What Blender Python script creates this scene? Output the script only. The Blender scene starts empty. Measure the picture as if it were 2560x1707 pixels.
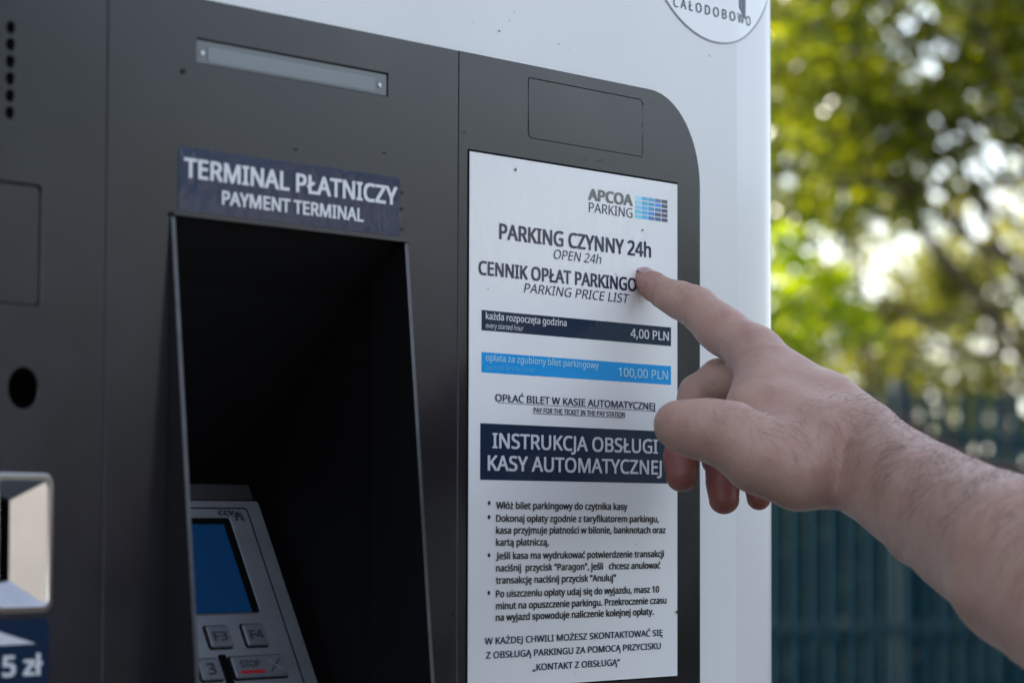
import bpy, bmesh, math, random
import numpy as np
from mathutils import Vector, Matrix
R_ = math.radians
scene = bpy.context.scene
col = scene.collection
random.seed(7)
rng = np.random.default_rng(11)

# ------------------------------------------------------------------ camera
CAM = np.array([-1.38856, -1.044865, 1.41592])
c_r = np.array([0.59009889, -0.80732517, 0.00306053])
c_u = np.array([-0.0475604, -0.03097852, 0.99838787])
c_w = np.array([0.80592885, 0.58929313, 0.0566771])
cam_d = bpy.data.cameras.new('camera')
cam = bpy.data.objects.new('camera', cam_d)
col.objects.link(cam)
cam.matrix_world = Matrix(((c_r[0], c_u[0], -c_w[0], CAM[0]), (c_r[1], c_u[1], -c_w[1], CAM[1]),
                           (c_r[2], c_u[2], -c_w[2], CAM[2]), (0, 0, 0, 1)))
cam_d.sensor_width = 36.0
cam_d.lens = 7875.7 * 36.0 / 2560.0
cam_d.clip_start = 0.05
cam_d.clip_end = 2000
cam_d.dof.use_dof = True
cam_d.dof.focus_distance = 1.84
cam_d.dof.aperture_fstop = 9.0
cam_d.dof.aperture_blades = 0
scene.camera = cam

# ------------------------------------------------------------------ light
SUN_EL, SUN_AZ = 34.0, 14.0            # azimuth from +Y towards +X: the sun stands behind the machine
world = bpy.data.worlds.new('World')
scene.world = world
world.use_nodes = True
wn, wl = world.node_tree.nodes, world.node_tree.links
sky = wn.new('ShaderNodeTexSky')
sky.sky_type = 'NISHITA'
sky.sun_disc = False
sky.sun_elevation = R_(SUN_EL)
sky.sun_rotation = R_(SUN_AZ)
sky.air_density = 1.0
sky.dust_density = 1.0
sky.ozone_density = 1.0
hs = wn.new('ShaderNodeHueSaturation')
hs.inputs['Saturation'].default_value = 0.56
wl.new(sky.outputs[0], hs.inputs['Color'])
wl.new(hs.outputs[0], wn['Background'].inputs[0])
wn['Background'].inputs[1].default_value = 0.15
sun_d = bpy.data.lights.new('sun', 'SUN')
sun_d.energy = 4.2
sun_d.angle = R_(0.5)
sun_d.color = (1.0, 0.93, 0.82)
sun = bpy.data.objects.new('sun', sun_d)
col.objects.link(sun)
sdir = Vector((math.sin(R_(SUN_AZ)) * math.cos(R_(SUN_EL)), math.cos(R_(SUN_AZ)) * math.cos(R_(SUN_EL)), math.sin(R_(SUN_EL))))
sun.rotation_euler = sdir.to_track_quat('Z', 'Y').to_euler()
sun.location = sdir * 30
scene.view_settings.view_transform = 'Standard'
scene.view_settings.look = 'None'
scene.view_settings.gamma = 1.0
scene.view_settings.exposure = 1.40
scene.view_settings.use_curve_mapping = False


# ------------------------------------------------------------------ helpers
def W(u, v, d):
    """a point at depth d (m) along the photograph's pixel u, v"""
    return CAM + d * (c_w + c_r * (u - 1280) / 7875.7 - c_u * (v - 853.5) / 7875.7)


def link_mesh(name, me, m=None, parent=None, smooth=False):
    o = bpy.data.objects.new(name, me)
    col.objects.link(o)
    if parent is not None:
        o.parent = parent
    if m is not None:
        me.materials.clear()
        for q in (m if isinstance(m, (list, tuple)) else [m]):
            me.materials.append(q)
    if smooth:
        me.polygons.foreach_set('use_smooth', [True] * len(me.polygons))
    return o


def pydata(name, V, F, m=None, parent=None, smooth=False):
    me = bpy.data.meshes.new(name)
    me.from_pydata([tuple(map(float, v)) for v in V], [], [tuple(map(int, f)) for f in F])
    me.update()
    return link_mesh(name, me, m, parent, smooth)


def npmesh(name, V, F, m=None, parent=None, smooth=False):
    """fast mesh from arrays; F is (n,k)"""
    V = np.asarray(V, np.float32)
    F = np.asarray(F, np.int32)
    me = bpy.data.meshes.new(name)
    me.vertices.add(len(V))
    me.vertices.foreach_set('co', V.ravel())
    me.loops.add(F.size)
    me.loops.foreach_set('vertex_index', F.ravel())
    me.polygons.add(len(F))
    me.polygons.foreach_set('loop_start', np.arange(0, F.size, F.shape[1], dtype=np.int32))
    me.update(calc_edges=True)
    me.validate()
    return link_mesh(name, me, m, parent, smooth)


def empty(name, label, cat, loc=(0, 0, 0), group=None):
    o = bpy.data.objects.new(name, None)
    col.objects.link(o)
    o.location = loc
    o.empty_display_size = 0.1
    tag(o, label, cat, group)
    return o


def tag(o, label=None, cat=None, group=None, kind=None):
    if label:
        o['label'] = label
    if cat:
        o['category'] = cat
    if group:
        o['group'] = group
    if kind:
        o['kind'] = kind
    return o


def nodes(m):
    return m.node_tree.nodes, m.node_tree.links


def mat(name, base, rough=0.5, metal=0.0, spec=0.5, coat=0.0, coat_r=0.1, noise=0.0, nscale=30.0,
        bump=0.0, bscale=200.0, bdist=0.001, emit=None, estr=0.0, sss=0.0, trans=0.0, bstretch=(1, 1, 1), rnoise=0.0):
    m = bpy.data.materials.new(name)
    m.use_nodes = True
    n, l = nodes(m)
    b = n['Principled BSDF']
    b.inputs['Base Color'].default_value = (*base, 1)
    b.inputs['Roughness'].default_value = rough
    b.inputs['Metallic'].default_value = metal
    b.inputs['Specular IOR Level'].default_value = spec
    b.inputs['Coat Weight'].default_value = coat
    b.inputs['Coat Roughness'].default_value = coat_r
    if emit:
        b.inputs['Emission Color'].default_value = (*emit, 1)
        b.inputs['Emission Strength'].default_value = estr
    tc = n.new('ShaderNodeTexCoord')
    mp = n.new('ShaderNodeMapping')
    mp.inputs['Scale'].default_value = bstretch
    l.new(tc.outputs['Object'], mp.inputs['Vector'])
    if noise > 0:
        t = n.new('ShaderNodeTexNoise')
        t.inputs['Scale'].default_value = nscale
        t.inputs['Detail'].default_value = 6
        t.inputs['Roughness'].default_value = 0.6
        l.new(mp.outputs[0], t.inputs['Vector'])
        r = n.new('ShaderNodeValToRGB')
        r.color_ramp.elements[0].position = 0.3
        r.color_ramp.elements[1].position = 0.7
        r.color_ramp.elements[0].color = (*[c * (1 - noise) for c in base], 1)
        r.color_ramp.elements[1].color = (*[min(1, c * (1 + noise)) for c in base], 1)
        l.new(t.outputs['Fac'], r.inputs['Fac'])
        l.new(r.outputs['Color'], b.inputs['Base Color'])
        if rnoise > 0:
            mr = n.new('ShaderNodeMapRange')
            mr.inputs['From Min'].default_value = 0.3
            mr.inputs['From Max'].default_value = 0.7
            mr.inputs['To Min'].default_value = rough * (1 - rnoise)
            mr.inputs['To Max'].default_value = rough * (1 + rnoise)
            l.new(t.outputs['Fac'], mr.inputs['Value'])
            l.new(mr.outputs[0], b.inputs['Roughness'])
    if bump > 0:
        t2 = n.new('ShaderNodeTexNoise')
        t2.inputs['Scale'].default_value = bscale
        t2.inputs['Detail'].default_value = 4
        l.new(mp.outputs[0], t2.inputs['Vector'])
        bp = n.new('ShaderNodeBump')
        bp.inputs['Strength'].default_value = bump
        bp.inputs['Distance'].default_value = bdist
        l.new(t2.outputs['Fac'], bp.inputs['Height'])
        l.new(bp.outputs[0], b.inputs['Normal'])
        if coat > 0:
            l.new(bp.outputs[0], b.inputs['Coat Normal'])
    return m


def box_mesh(bm, x0, x1, y0, y1, z0, z1, bev=0.0):
    geo = bmesh.ops.create_cube(bm, size=1.0)
    vs = geo['verts']
    for v in vs:
        v.co = Vector((x0 if v.co.x < 0 else x1, y0 if v.co.y < 0 else y1, z0 if v.co.z < 0 else z1))
    if bev > 0:
        es = list({e for v in vs for e in v.link_edges})
        bmesh.ops.bevel(bm, geom=es, offset=bev, segments=2, affect='EDGES', profile=0.7)


def box(name, x0, x1, y0, y1, z0, z1, m, parent=None, bev=0.0):
    bm = bmesh.new()
    box_mesh(bm, x0, x1, y0, y1, z0, z1, bev)
    bmesh.ops.recalc_face_normals(bm, faces=bm.faces)
    me = bpy.data.meshes.new(name)
    bm.to_mesh(me)
    bm.free()
    return link_mesh(name, me, m, parent)


def rrect(x0, x1, z0, z1, r, n=6):
    """rounded rectangle outline; r is one radius or four (bl, br, tr, tl)"""
    rs = r if isinstance(r, (list, tuple)) else [r] * 4
    P = []
    for (cx, cz, a0, rr) in ((x0, z0, 180, rs[0]), (x1, z0, 270, rs[1]), (x1, z1, 0, rs[2]), (x0, z1, 90, rs[3])):
        sx = 1 if cx == x0 else -1
        sz = 1 if cz == z0 else -1
        if rr <= 0:
            P.append((cx, cz))
            continue
        for i in range(n + 1):
            a = R_(a0 + 90 * i / n)
            P.append((cx + sx * rr + rr * math.cos(a), cz + sz * rr + rr * math.sin(a)))
    return P


def circ(cx, cz, r, n=24):
    return [(cx + r * math.cos(2 * math.pi * i / n), cz + r * math.sin(2 * math.pi * i / n)) for i in range(n)]


FRONT = Matrix(((1, 0, 0, 0), (0, 0, -1, 0), (0, 1, 0, 0), (0, 0, 0, 1)))   # (x, y, up) -> (X, -up, Z=y)


def outline_mesh(name, loops, thick, bev=0.0, M=FRONT, off=0.0):
    """filled outline with holes, extruded; base at local height off, top at off+thick"""
    cu = bpy.data.curves.new(name, 'CURVE')
    cu.dimensions = '2D'
    cu.fill_mode = 'BOTH'
    for lp in loops:
        sp = cu.splines.new('POLY')
        sp.points.add(len(lp) - 1)
        for i, q in enumerate(lp):
            sp.points[i].co = (q[0], q[1], 0, 1)
        sp.use_cyclic_u = True
    cu.extrude = max(thick / 2 - bev, 0)
    cu.bevel_depth = bev
    cu.bevel_resolution = 1
    if bev > 0:
        cu.offset = -bev
    o = bpy.data.objects.new(name, cu)
    col.objects.link(o)
    dg = bpy.context.evaluated_depsgraph_get()
    dg.update()
    me = bpy.data.meshes.new_from_object(o.evaluated_get(dg))
    bpy.data.objects.remove(o)
    bpy.data.curves.remove(cu)
    me.transform(M @ Matrix.Translation((0, 0, off + thick / 2)))
    me.name = name
    return me


def plate(name, loops, thick, m, parent, bev=0.0, M=FRONT, off=0.0):
    return link_mesh(name, outline_mesh(name, loops, thick, bev, M, off), m, parent)


FONT = None
try:                                    # Blender's own bundled sans; the built-in face serves if it is not there
    import os
    _p = os.path.join(bpy.utils.system_resource('DATAFILES'), 'fonts', 'NotoSansHebrew-Regular.woff2')
    if os.path.exists(_p):
        FONT = bpy.data.fonts.load(_p)
except Exception:
    FONT = None


def text_mesh(s, weight=0.0, shear=0.0):
    cu = bpy.data.curves.new('t', 'FONT')
    if FONT:
        cu.font = FONT
    cu.body = s
    cu.size = 1.0
    cu.shear = shear
    cu.resolution_u = 3
    o = bpy.data.objects.new('t', cu)
    col.objects.link(o)
    dg = bpy.context.evaluated_depsgraph_get()
    dg.update()
    me = bpy.data.meshes.new_from_object(o.evaluated_get(dg))
    bpy.data.objects.remove(o)
    bpy.data.curves.remove(cu)
    return me


def xr(me):
    a = np.zeros(len(me.vertices) * 3)
    me.vertices.foreach_get('co', a)
    a = a.reshape(-1, 3)
    return a


_capH = {}


def cap_h(weight):
    if weight not in _capH:
        a = xr(text_mesh('H', weight))
        _capH[weight] = (a[:, 1].min(), a[:, 1].max())
    return _capH[weight]


def lettering(s, x0, x1, z, cap, m, parent, weight=0.0, shear=0.0, off=0.0006, M=FRONT, ref=None, name='lettering', fn=None):
    """flat print: the string fitted between x0 and x1 (or its first part ref), on baseline z with that cap height"""
    s0 = s
    s = s.replace('ę', 'e')
    me = text_mesh(s, weight, shear)
    a = xr(me)
    b = a if ref is None else xr(text_mesh(ref, weight, shear))
    lo, hi = cap_h(weight)
    sx = (x1 - x0) / (b[:, 0].max() - b[:, 0].min())
    sz = cap / (hi - lo)
    a[:, 0] = (a[:, 0] - b[:, 0].min()) * sx + x0
    a[:, 1] = (a[:, 1] - lo) * sz + z
    F0 = [tuple(p_.vertices) for p_ in me.polygons]
    for i_, ch_ in enumerate(s0):       # tails of the e-ogonek letters
        if ch_ == 'ę':
            ex = (xr(text_mesh(s[:i_ + 1], 0, shear))[:, 0].max() - b[:, 0].min()) * sx + x0
            k_, u_ = len(a), cap / 0.714
            pts = [(-0.10, 0.02), (-0.17, -0.07), (-0.19, -0.15), (-0.15, -0.21), (-0.06, -0.22), (-0.06, -0.165), (-0.11, -0.155), (-0.12, -0.11), (-0.09, -0.05), (-0.02, 0.02)]
            kx = sx / (cap / (hi - lo)) * u_
            a = np.concatenate([a, [(ex + p[0] * kx, z + p[1] * u_, 0) for p in pts]])
            F0.append(tuple(range(k_, k_ + len(pts)))[::-1])
    a[:, 2] = off
    if len(F0) != len(me.polygons) and weight <= 0:
        me = bpy.data.meshes.new(name)
        me.from_pydata(a.tolist(), [], F0)
    if weight > 0:                      # bolder cut: the same outlines laid a little apart
        parts, faces = [], []
        wx, wz = weight * sx, weight * sz * 0.75
        for q, (dx, dz) in enumerate([(-1, -1), (1, -1), (-1, 1), (1, 1), (-1, 0), (1, 0), (0, 0)]):
            parts.append(a + [dx * wx, dz * wz, q * 1.2e-5])
            faces += [tuple(i + q * len(a) for i in f) for f in F0]
        a = np.concatenate(parts)
        me = bpy.data.meshes.new(name)
        me.from_pydata(a.tolist(), [], faces)
    if fn:
        a = fn(a)
        M = None
    me.vertices.foreach_set('co', a.astype(np.float32).ravel())
    if M is not None:
        me.transform(M)
    me.update()
    me.name = name
    return link_mesh(name, me, m, parent)


# ------------------------------------------------------------------ implicit surfaces (bodies)
def sd_cone(P, a, b, ra, rb):
    a = np.asarray(a, np.float32)
    b = np.asarray(b, np.float32)
    ba = b - a
    pa = P - a
    L = float(ba @ ba)
    h = np.clip(pa @ ba / max(L, 1e-12), 0, 1)
    q = pa - h[:, None] * ba
    return np.sqrt((q * q).sum(1)) - (ra + (rb - ra) * h)


def sd_ell(P, c, r):
    q = (P - np.asarray(c, np.float32)) / np.asarray(r, np.float32)
    k = np.sqrt((q * q).sum(1))
    k2 = np.sqrt(((q / np.asarray(r, np.float32)) ** 2).sum(1))
    return k * (k - 1) / np.maximum(k2, 1e-6)


def smin(a, b, k):
    h = np.maximum(k - np.abs(a - b), 0) / k
    return np.minimum(a, b) - h * h * k * 0.25


def mesh_field(fn, lo, hi, vox):
    """naive surface nets of a distance function, evaluated only in blocks near the surface"""
    lo = np.asarray(lo, np.float64)
    B = 8
    n = (np.ceil((np.asarray(hi) - lo) / vox / B).astype(int)) * B
    nb = n // B
    bc = np.stack(np.meshgrid(*[np.arange(k) for k in nb], indexing='ij'), -1).reshape(-1, 3)
    cen = (lo + (bc * B + (B - 1) / 2) * vox).astype(np.float32)
    dc = fn(cen)
    act = np.abs(dc) < B * vox * 0.95
    D = np.repeat(np.repeat(np.repeat(dc.reshape(nb), B, 0), B, 1), B, 2).astype(np.float32)
    off = np.stack(np.meshgrid(*[np.arange(B)] * 3, indexing='ij'), -1).reshape(-1, 3)
    ab = bc[act]
    for i in range(0, len(ab), 1500):
        blk = ab[i:i + 1500]
        idx = (blk[:, None, :] * B + off[None]).reshape(-1, 3)
        d = fn((lo + idx * vox).astype(np.float32))
        D[idx[:, 0], idx[:, 1], idx[:, 2]] = d
    S = D < 0
    c = np.zeros(np.array(S.shape) - 1, np.int8)
    for i in (0, 1):
        for j in (0, 1):
            for k in (0, 1):
                c += S[i:S.shape[0] - 1 + i, j:S.shape[1] - 1 + j, k:S.shape[2] - 1 + k]
    cells = np.argwhere((c > 0) & (c < 8))
    idm = -np.ones(c.shape, np.int32)
    idm[cells[:, 0], cells[:, 1], cells[:, 2]] = np.arange(len(cells))
    acc = np.zeros((len(cells), 3))
    cnt = np.zeros(len(cells))
    cor = [(i, j, k) for i in (0, 1) for j in (0, 1) for k in (0, 1)]
    for ia, A in enumerate(cor):
        for Bc in cor[ia + 1:]:
            if sum(abs(A[t] - Bc[t]) for t in range(3)) != 1:
                continue
            da = D[cells[:, 0] + A[0], cells[:, 1] + A[1], cells[:, 2] + A[2]]
            db = D[cells[:, 0] + Bc[0], cells[:, 1] + Bc[1], cells[:, 2] + Bc[2]]
            x = (da < 0) != (db < 0)
            t = np.where(x, da / np.where(x, da - db, 1), 0)
            pt = np.asarray(A) + t[:, None] * (np.asarray(Bc) - np.asarray(A))
            acc[x] += pt[x]
            cnt[x] += 1
    V = lo + (cells + acc / cnt[:, None]) * vox
    F = []
    for ax in range(3):
        sl0 = [slice(None)] * 3
        sl1 = [slice(None)] * 3
        sl0[ax] = slice(0, -1)
        sl1[ax] = slice(1, None)
        s0, s1 = S[tuple(sl0)], S[tuple(sl1)]
        e = np.argwhere(s0 != s1)
        a1, a2 = (ax + 1) % 3, (ax + 2) % 3
        e = e[(e[:, a1] > 0) & (e[:, a2] > 0) & (e[:, a1] < idm.shape[a1]) & (e[:, a2] < idm.shape[a2]) & (e[:, ax] < idm.shape[ax])]
        q = []
        for (i, j) in ((-1, -1), (0, -1), (0, 0), (-1, 0)):
            g = e.copy()
            g[:, a1] += i
            g[:, a2] += j
            q.append(idm[g[:, 0], g[:, 1], g[:, 2]])
        q = np.stack(q, 1)
        flip = ~s0[e[:, 0], e[:, 1], e[:, 2]]
        q[flip] = q[flip][:, ::-1]
        F.append(q)
    F = np.concatenate(F)
    F = F[(F >= 0).all(1)]
    return V, F


# ------------------------------------------------------------------ materials
M_white = mat('white_powder_coat', (0.78, 0.78, 0.78), rough=0.32, spec=0.5, noise=0.03, nscale=6, bump=0.12, bscale=700, bdist=0.0002, coat=0.25, coat_r=0.12)
M_panel = mat('graphite_powder_coat', (0.013, 0.014, 0.018), rough=0.22, spec=0.6, noise=0.45, nscale=7, rnoise=0.30, bump=0.10, bscale=1400, bdist=0.0001)
M_groove = mat('dark_groove', (0.0025, 0.0025, 0.003), rough=0.9, spec=0.05)
M_black = mat('black_liner', (0.0035, 0.0035, 0.004), rough=0.55, spec=0.18)
M_edge = mat('bare_sheet_edge', (0.085, 0.09, 0.10), rough=0.35, metal=0.5, noise=0.2, nscale=120)
M_steel = mat('polished_steel', (0.72, 0.72, 0.74), rough=0.16, metal=1.0, noise=0.05, nscale=60, bump=0.05, bscale=300, bdist=0.0002)
M_bezel = mat('brushed_steel', (0.22, 0.23, 0.255), rough=0.40, metal=0.55, noise=0.10, nscale=60, bump=0.1, bscale=900, bdist=0.0001, bstretch=(0.05, 1, 1))
M_key = mat('steel_key', (0.16, 0.17, 0.195), rough=0.32, metal=0.45, noise=0.1, nscale=80)
M_frost = mat('frosted_window', (0.09, 0.105, 0.115), rough=0.28, spec=0.5, coat=0.6, coat_r=0.15, noise=0.1, nscale=25)
M_screw = mat('screw_zinc', (0.55, 0.58, 0.6), rough=0.3, metal=0.8)
M_lens = mat('dark_lens', (0.004, 0.004, 0.005), rough=0.04, spec=0.6)
M_rubber = mat('black_plastic', (0.018, 0.018, 0.02), rough=0.5)
M_screen = mat('blue_lcd', (0.006, 0.020, 0.060), rough=0.15, emit=(0.0, 0.045, 0.15), estr=0.085)
M_paper = mat('laminated_white', (0.88, 0.88, 0.88), rough=0.40, spec=0.3, coat=0.6, coat_r=0.06, bump=0.22, bscale=90, bdist=0.0007, noise=0.02, nscale=12, bstretch=(1.6, 1, 0.8))
M_navy = mat('laminated_navy', (0.0, 0.017, 0.052), rough=0.45, spec=0.15, coat=0.6, coat_r=0.06, bump=0.15, bscale=70, bdist=0.0005, bstretch=(1.6, 1, 0.8))
M_navy2 = mat('laminated_blue_navy', (0.0, 0.020, 0.070), rough=0.45, spec=0.12, coat=0.8, coat_r=0.05, bump=0.20, bscale=110, bdist=0.0009, bstretch=(1.6, 1, 0.8))
M_blue = mat('laminated_bright_blue', (0.0, 0.33, 0.78), rough=0.45, spec=0.15, coat=0.6, coat_r=0.06, bump=0.15, bscale=70, bdist=0.0005, bstretch=(1.6, 1, 0.8))
M_ink = mat('black_ink', (0.006, 0.006, 0.010), rough=0.45, spec=0.2, coat=0.6, coat_r=0.07, bump=0.2, bscale=90, bdist=0.0007)
M_inkb = mat('navy_ink', (0.003, 0.012, 0.060), rough=0.45, spec=0.2, coat=0.7, coat_r=0.07, bump=0.2, bscale=90, bdist=0.0007)
M_inkg = mat('grey_ink', (0.05, 0.055, 0.065), rough=0.35, coat=1.0, coat_r=0.10)
M_wht = mat('white_ink', (0.74, 0.76, 0.80), rough=0.35, coat=1.0, coat_r=0.10)
M_cyan = mat('pale_cyan_ink', (0.10, 0.52, 0.85), rough=0.35, coat=1.0, coat_r=0.10)
M_lcyan = mat('light_cyan_ink', (0.40, 0.75, 0.92), rough=0.35, coat=1.0, coat_r=0.10)
M_legend = mat('dark_legend', (0.02, 0.02, 0.03), rough=0.5)
M_red = mat('red_legend', (0.30, 0.005, 0.008), rough=0.4)
M_sticker = mat('round_sticker_film', (0.78, 0.79, 0.81), rough=0.2, coat=1.0, coat_r=0.05, bump=0.1, bscale=60, bdist=0.0006)
M_grey_line = mat('grey_outline_ink', (0.36, 0.38, 0.41), rough=0.4)
M_dirt = mat('dirt_speck', (0.05, 0.04, 0.035), rough=0.9, spec=0.1)

# ------------------------------------------------------------------ setting
def ground_mat():
    m = mat('asphalt', (0.040, 0.042, 0.046), rough=0.9, noise=0.35, nscale=1.2, bump=0.6, bscale=90, bdist=0.01)
    return m


box('ground', -300, 300, -300, 300, -0.3, 0.0, ground_mat())['kind'] = 'structure'
M_slab = mat('paving_concrete', (0.13, 0.13, 0.125), rough=0.85, noise=0.2, nscale=9, bump=0.4, bscale=120, bdist=0.003)
pav = box('pavement', -3.2, 3.2, -0.9, 1.4, 0.0, 0.10, M_slab, bev=0.01)
pav['kind'] = 'structure'

# ------------------------------------------------------------------ pay station
ps = empty('pay_station', 'white and graphite outdoor parking pay station with price list, payment recess and coin slot', 'payment machine', (0, 0.0023, 0))
DEPTH = 0.55
XL, XR = -0.66, 0.281


def profile():
    """front-right and front-left corner profile of the cabinet: list of (X, Y) from left to right"""
    P = []
    r1, a1 = 0.20, 7.0
    r2 = 0.055
    right = []
    x, y = XR, 0.0
    r1 = 0.02
    for i in range(0, 5):
        a = R_(a1 * i / 4)
        right.append((x + r1 * math.sin(a), y + r1 * (1 - math.cos(a))))
    xe, ye = right[-1]
    for q in (0.5, 1.0):
        right.append((xe + 0.0375 * q * math.cos(R_(a1)), ye + 0.0375 * q * math.sin(R_(a1))))
    cx = right[-1][0] - r2 * math.sin(R_(a1))
    cy = right[-1][1] + r2 * math.cos(R_(a1))
    for i in range(1, 15):
        a = R_(a1 + (90 - a1) * i / 14)
        right.append((cx + r2 * math.sin(a), cy - r2 * math.cos(a)))
    return right


RP = profile()
mid = (XL + XR) / 2
LP_ = [(2 * mid - x, y) for x, y in RP][::-1]
ring = LP_ + RP
back = [(RP[-1][0], DEPTH), (LP_[0][0], DEPTH)]
full = ring + back
ZT, ZB = 2.02, 0.12
# the shell has an opening behind the payment recess so nothing runs through it
V, F = [], []
N = len(full)
for z in (ZB, ZT - 0.03, ZT - 0.008, ZT):
    ins = {ZB: 0, ZT - 0.03: 0, ZT - 0.008: 0.008, ZT: 0.03}[z]
    for (x, y) in full:
        cxx, cyy = mid, DEPTH / 2
        V.append((x - ins * np.sign(x - cxx), y - ins * np.sign(y - cyy), z))
for k in range(3):
    for i in range(N):
        j = (i + 1) % N
        if k == 0 and i == len(LP_) - 1:
            continue
        F.append((k * N + i, k * N + j, (k + 1) * N + j, (k + 1) * N + i))
F.append(tuple(range(3 * N, 4 * N)))
F.append(tuple(range(N))[::-1])
body = pydata('cabinet_body', V, F, M_white, ps)
for p_ in body.data.polygons:
    p_.use_smooth = abs(p_.normal.z) < 0.5
# flat front sheet with the cut-out for the recess and the slot box
front = plate('front_sheet', [[(XL, ZB), (XR, ZB), (XR, ZT - 0.03), (XL, ZT - 0.03)], rrect(-0.2425, -0.0565, 1.06, 1.5655, 0.0),
                              rrect(-0.3590, -0.3245, 1.3748, 1.4352, 0.0)], 0.0015, M_white, ps, off=-0.0015)
plinth = box('plinth', LP_[0][0] + 0.03, RP[-1][0] - 0.03, 0.04, DEPTH - 0.03, 0.10, 0.12, M_rubber, ps)

# graphite front panels: 2.0 mm plates
PT = 0.0020
z0p = 0.62
holes = [circ(-0.3540 - 0.0084 * c, 1.6434 - 0.00796 * r + (0.0012 if c % 2 else 0), 0.0029, 18) for c in range(1) for r in range(6)]
slot_hole = rrect(-0.3605, -0.3262, 1.3745, 1.4355, 0.004)
lens_hole = circ(-0.3432, 1.4764, 0.0098, 32)
flap = rrect(-0.4600, -0.3325, 1.5150, 1.5717, 0.003)
plate('front_panel', [rrect(-0.615, -0.28945, z0p, 1.675, (0.055, 0, 0, 0.055), 10), slot_hole, lens_hole, flap] + holes, PT, M_panel, ps, bev=0.0004)
plate('front_panel', [rrect(-0.28875, -0.01005, z0p, 1.675, 0.0), rrect(-0.24385, -0.0550, 1.06, 1.5660, 0.0),
                      rrect(-0.2253, -0.0721, 1.6424, 1.6548, 0.0006)], PT, M_panel, ps, bev=0.0004)
plate('front_panel', [rrect(-0.00940, 0.2364, z0p, 1.675, (0, 0.055, 0.055, 0), 14), rrect(0.0560, 0.1727, 1.6333, 1.6675, (0.0035, 0.001, 0.0035, 0.001))],
      PT, M_panel, ps, bev=0.0004)
plate('panel_backing', [rrect(-0.612, 0.2334, z0p + 0.003, 1.672, 0.052, 8), rrect(-0.2432, -0.0557, 1.061, 1.5655, 0.0), rrect(-0.3590, -0.3245, 1.3748, 1.4352, 0.0)],
      0.0004, M_groove, ps)
# hatch left above the lens, dirt-filled joint round the right cover
plate('hatch', [rrect(-0.4595, -0.3331, 1.5156, 1.5711, 0.003)], 0.0006, M_panel, ps, bev=0.0002, off=0.0005)
plate('cover', [rrect(0.0562, 0.1725, 1.6335, 1.6673, (0.0034, 0.001, 0.0034, 0.001))], 0.0015, M_panel, ps, off=0.0005)

# status light window over the recess
sw = plate('light_window', [rrect(-0.2253, -0.0721, 1.6424, 1.6548, 0.0)], 0.0005, M_rubber, ps, off=0.0001)
wb = plate('diffuser', [rrect(-0.2246, -0.0728, 1.6429, 1.6541, 0.0008)], 0.0006, M_frost, sw, off=0.0005)
for x_ in (-0.2205, -0.0790):
    s_ = plate('screw', [circ(x_, 1.6479, 0.0014, 14)], 0.0005, M_screw, sw, off=0.0012, bev=0.0002)
plate('diffuser_strip', [rrect(-0.2165, -0.0830, 1.6440, 1.6515, 0.0015)], 0.0003, mat('pale_diffuser', (0.15, 0.175, 0.19), rough=0.35, coat=0.5), sw, off=0.0011)

# round opening
plate('opening_rim', [circ(-0.3432, 1.4764, 0.0098, 32), circ(-0.3432, 1.4764, 0.0090, 32)], 0.0012, M_groove, ps, off=0.0004)
plate('opening_well', [circ(-0.3432, 1.4764, 0.0091, 32)], 0.0004, mat('unlit_void', (0.001, 0.001, 0.001), rough=1.0, spec=0.0), ps, off=0.0004)

# coin slot: polished frame, funnel and dark slit
cs = plate('coin_slot', [rrect(-0.3630, -0.3239, 1.3725, 1.4372, 0.0055), rrect(-0.3592, -0.3275, 1.3762, 1.4336, 0.0028)], 0.0016, M_steel, ps, off=PT, bev=0.0007)
yi = 0.0105
o4 = [(-0.3592, 1.3762), (-0.3275, 1.3762), (-0.3275, 1.4336), (-0.3592, 1.4336)]
i4 = [(-0.3475, 1.3872), (-0.3387, 1.3872), (-0.3387, 1.4245), (-0.3475, 1.4245)]
V = [(x, -PT - 0.0008, z) for x, z in o4] + [(x, yi, z) for x, z in i4]
F = [(i, (i + 1) % 4, 4 + (i + 1) % 4, 4 + i) for i in range(4)]
pydata('funnel', V, F, M_steel, cs)
V = [(x, yi, z) for x, z in i4] + [(x, yi + 0.03, z) for x, z in i4]
F = [(i, (i + 1) % 4, 4 + (i + 1) % 4, 4 + i) for i in range(4)] + [(4, 5, 6, 7)]
pydata('slit', V, F, M_black, cs)
# coin value sticker below
st = plate('coin_sticker', [rrect(-0.400, -0.3250, 1.325, 1.3700, 0.003)], 0.0002, M_navy, ps, off=PT)
tri = plate('arrow_mark', [[(-0.3800, 1.3580), (-0.3335, 1.3583), (-0.3800, 1.3760 + 0.0005 - 0.0008)]], 0.0001, M_wht, st, off=PT + 0.0003)
me = tri.data
for v in me.vertices:
    v.co.z = min(v.co.z, 1.3700)
lettering('5 zł', -0.3546, -0.3295, 1.3440, 0.0090, M_wht, st, weight=0.03, off=PT + 0.0005)

# payment sticker
pk = plate('payment_sticker', [rrect(-0.2384, -0.0618, 1.5680, 1.5996, (0, 0, 0.003, 0.001))], 0.0002, M_navy2, ps, off=PT)
lettering('TERMINAL PŁATNICZY', -0.2342, -0.0652, 1.5848, 0.0092, M_wht, pk, weight=0.026, off=PT + 0.0005)
lettering('PAYMENT TERMINAL', -0.2059, -0.0937, 1.5735, 0.0066, M_wht, pk, weight=0.026, off=PT + 0.0005)

# recess: black liner, sloped back, wedge cheeks that stand out towards the bottom
ox0, ox1, ozt = -0.24385, -0.0550, 1.5660


def prot(z):
    return min(max((ozt - z) / (ozt - 1.335) * 0.0190, 0), 0.042)


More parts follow.
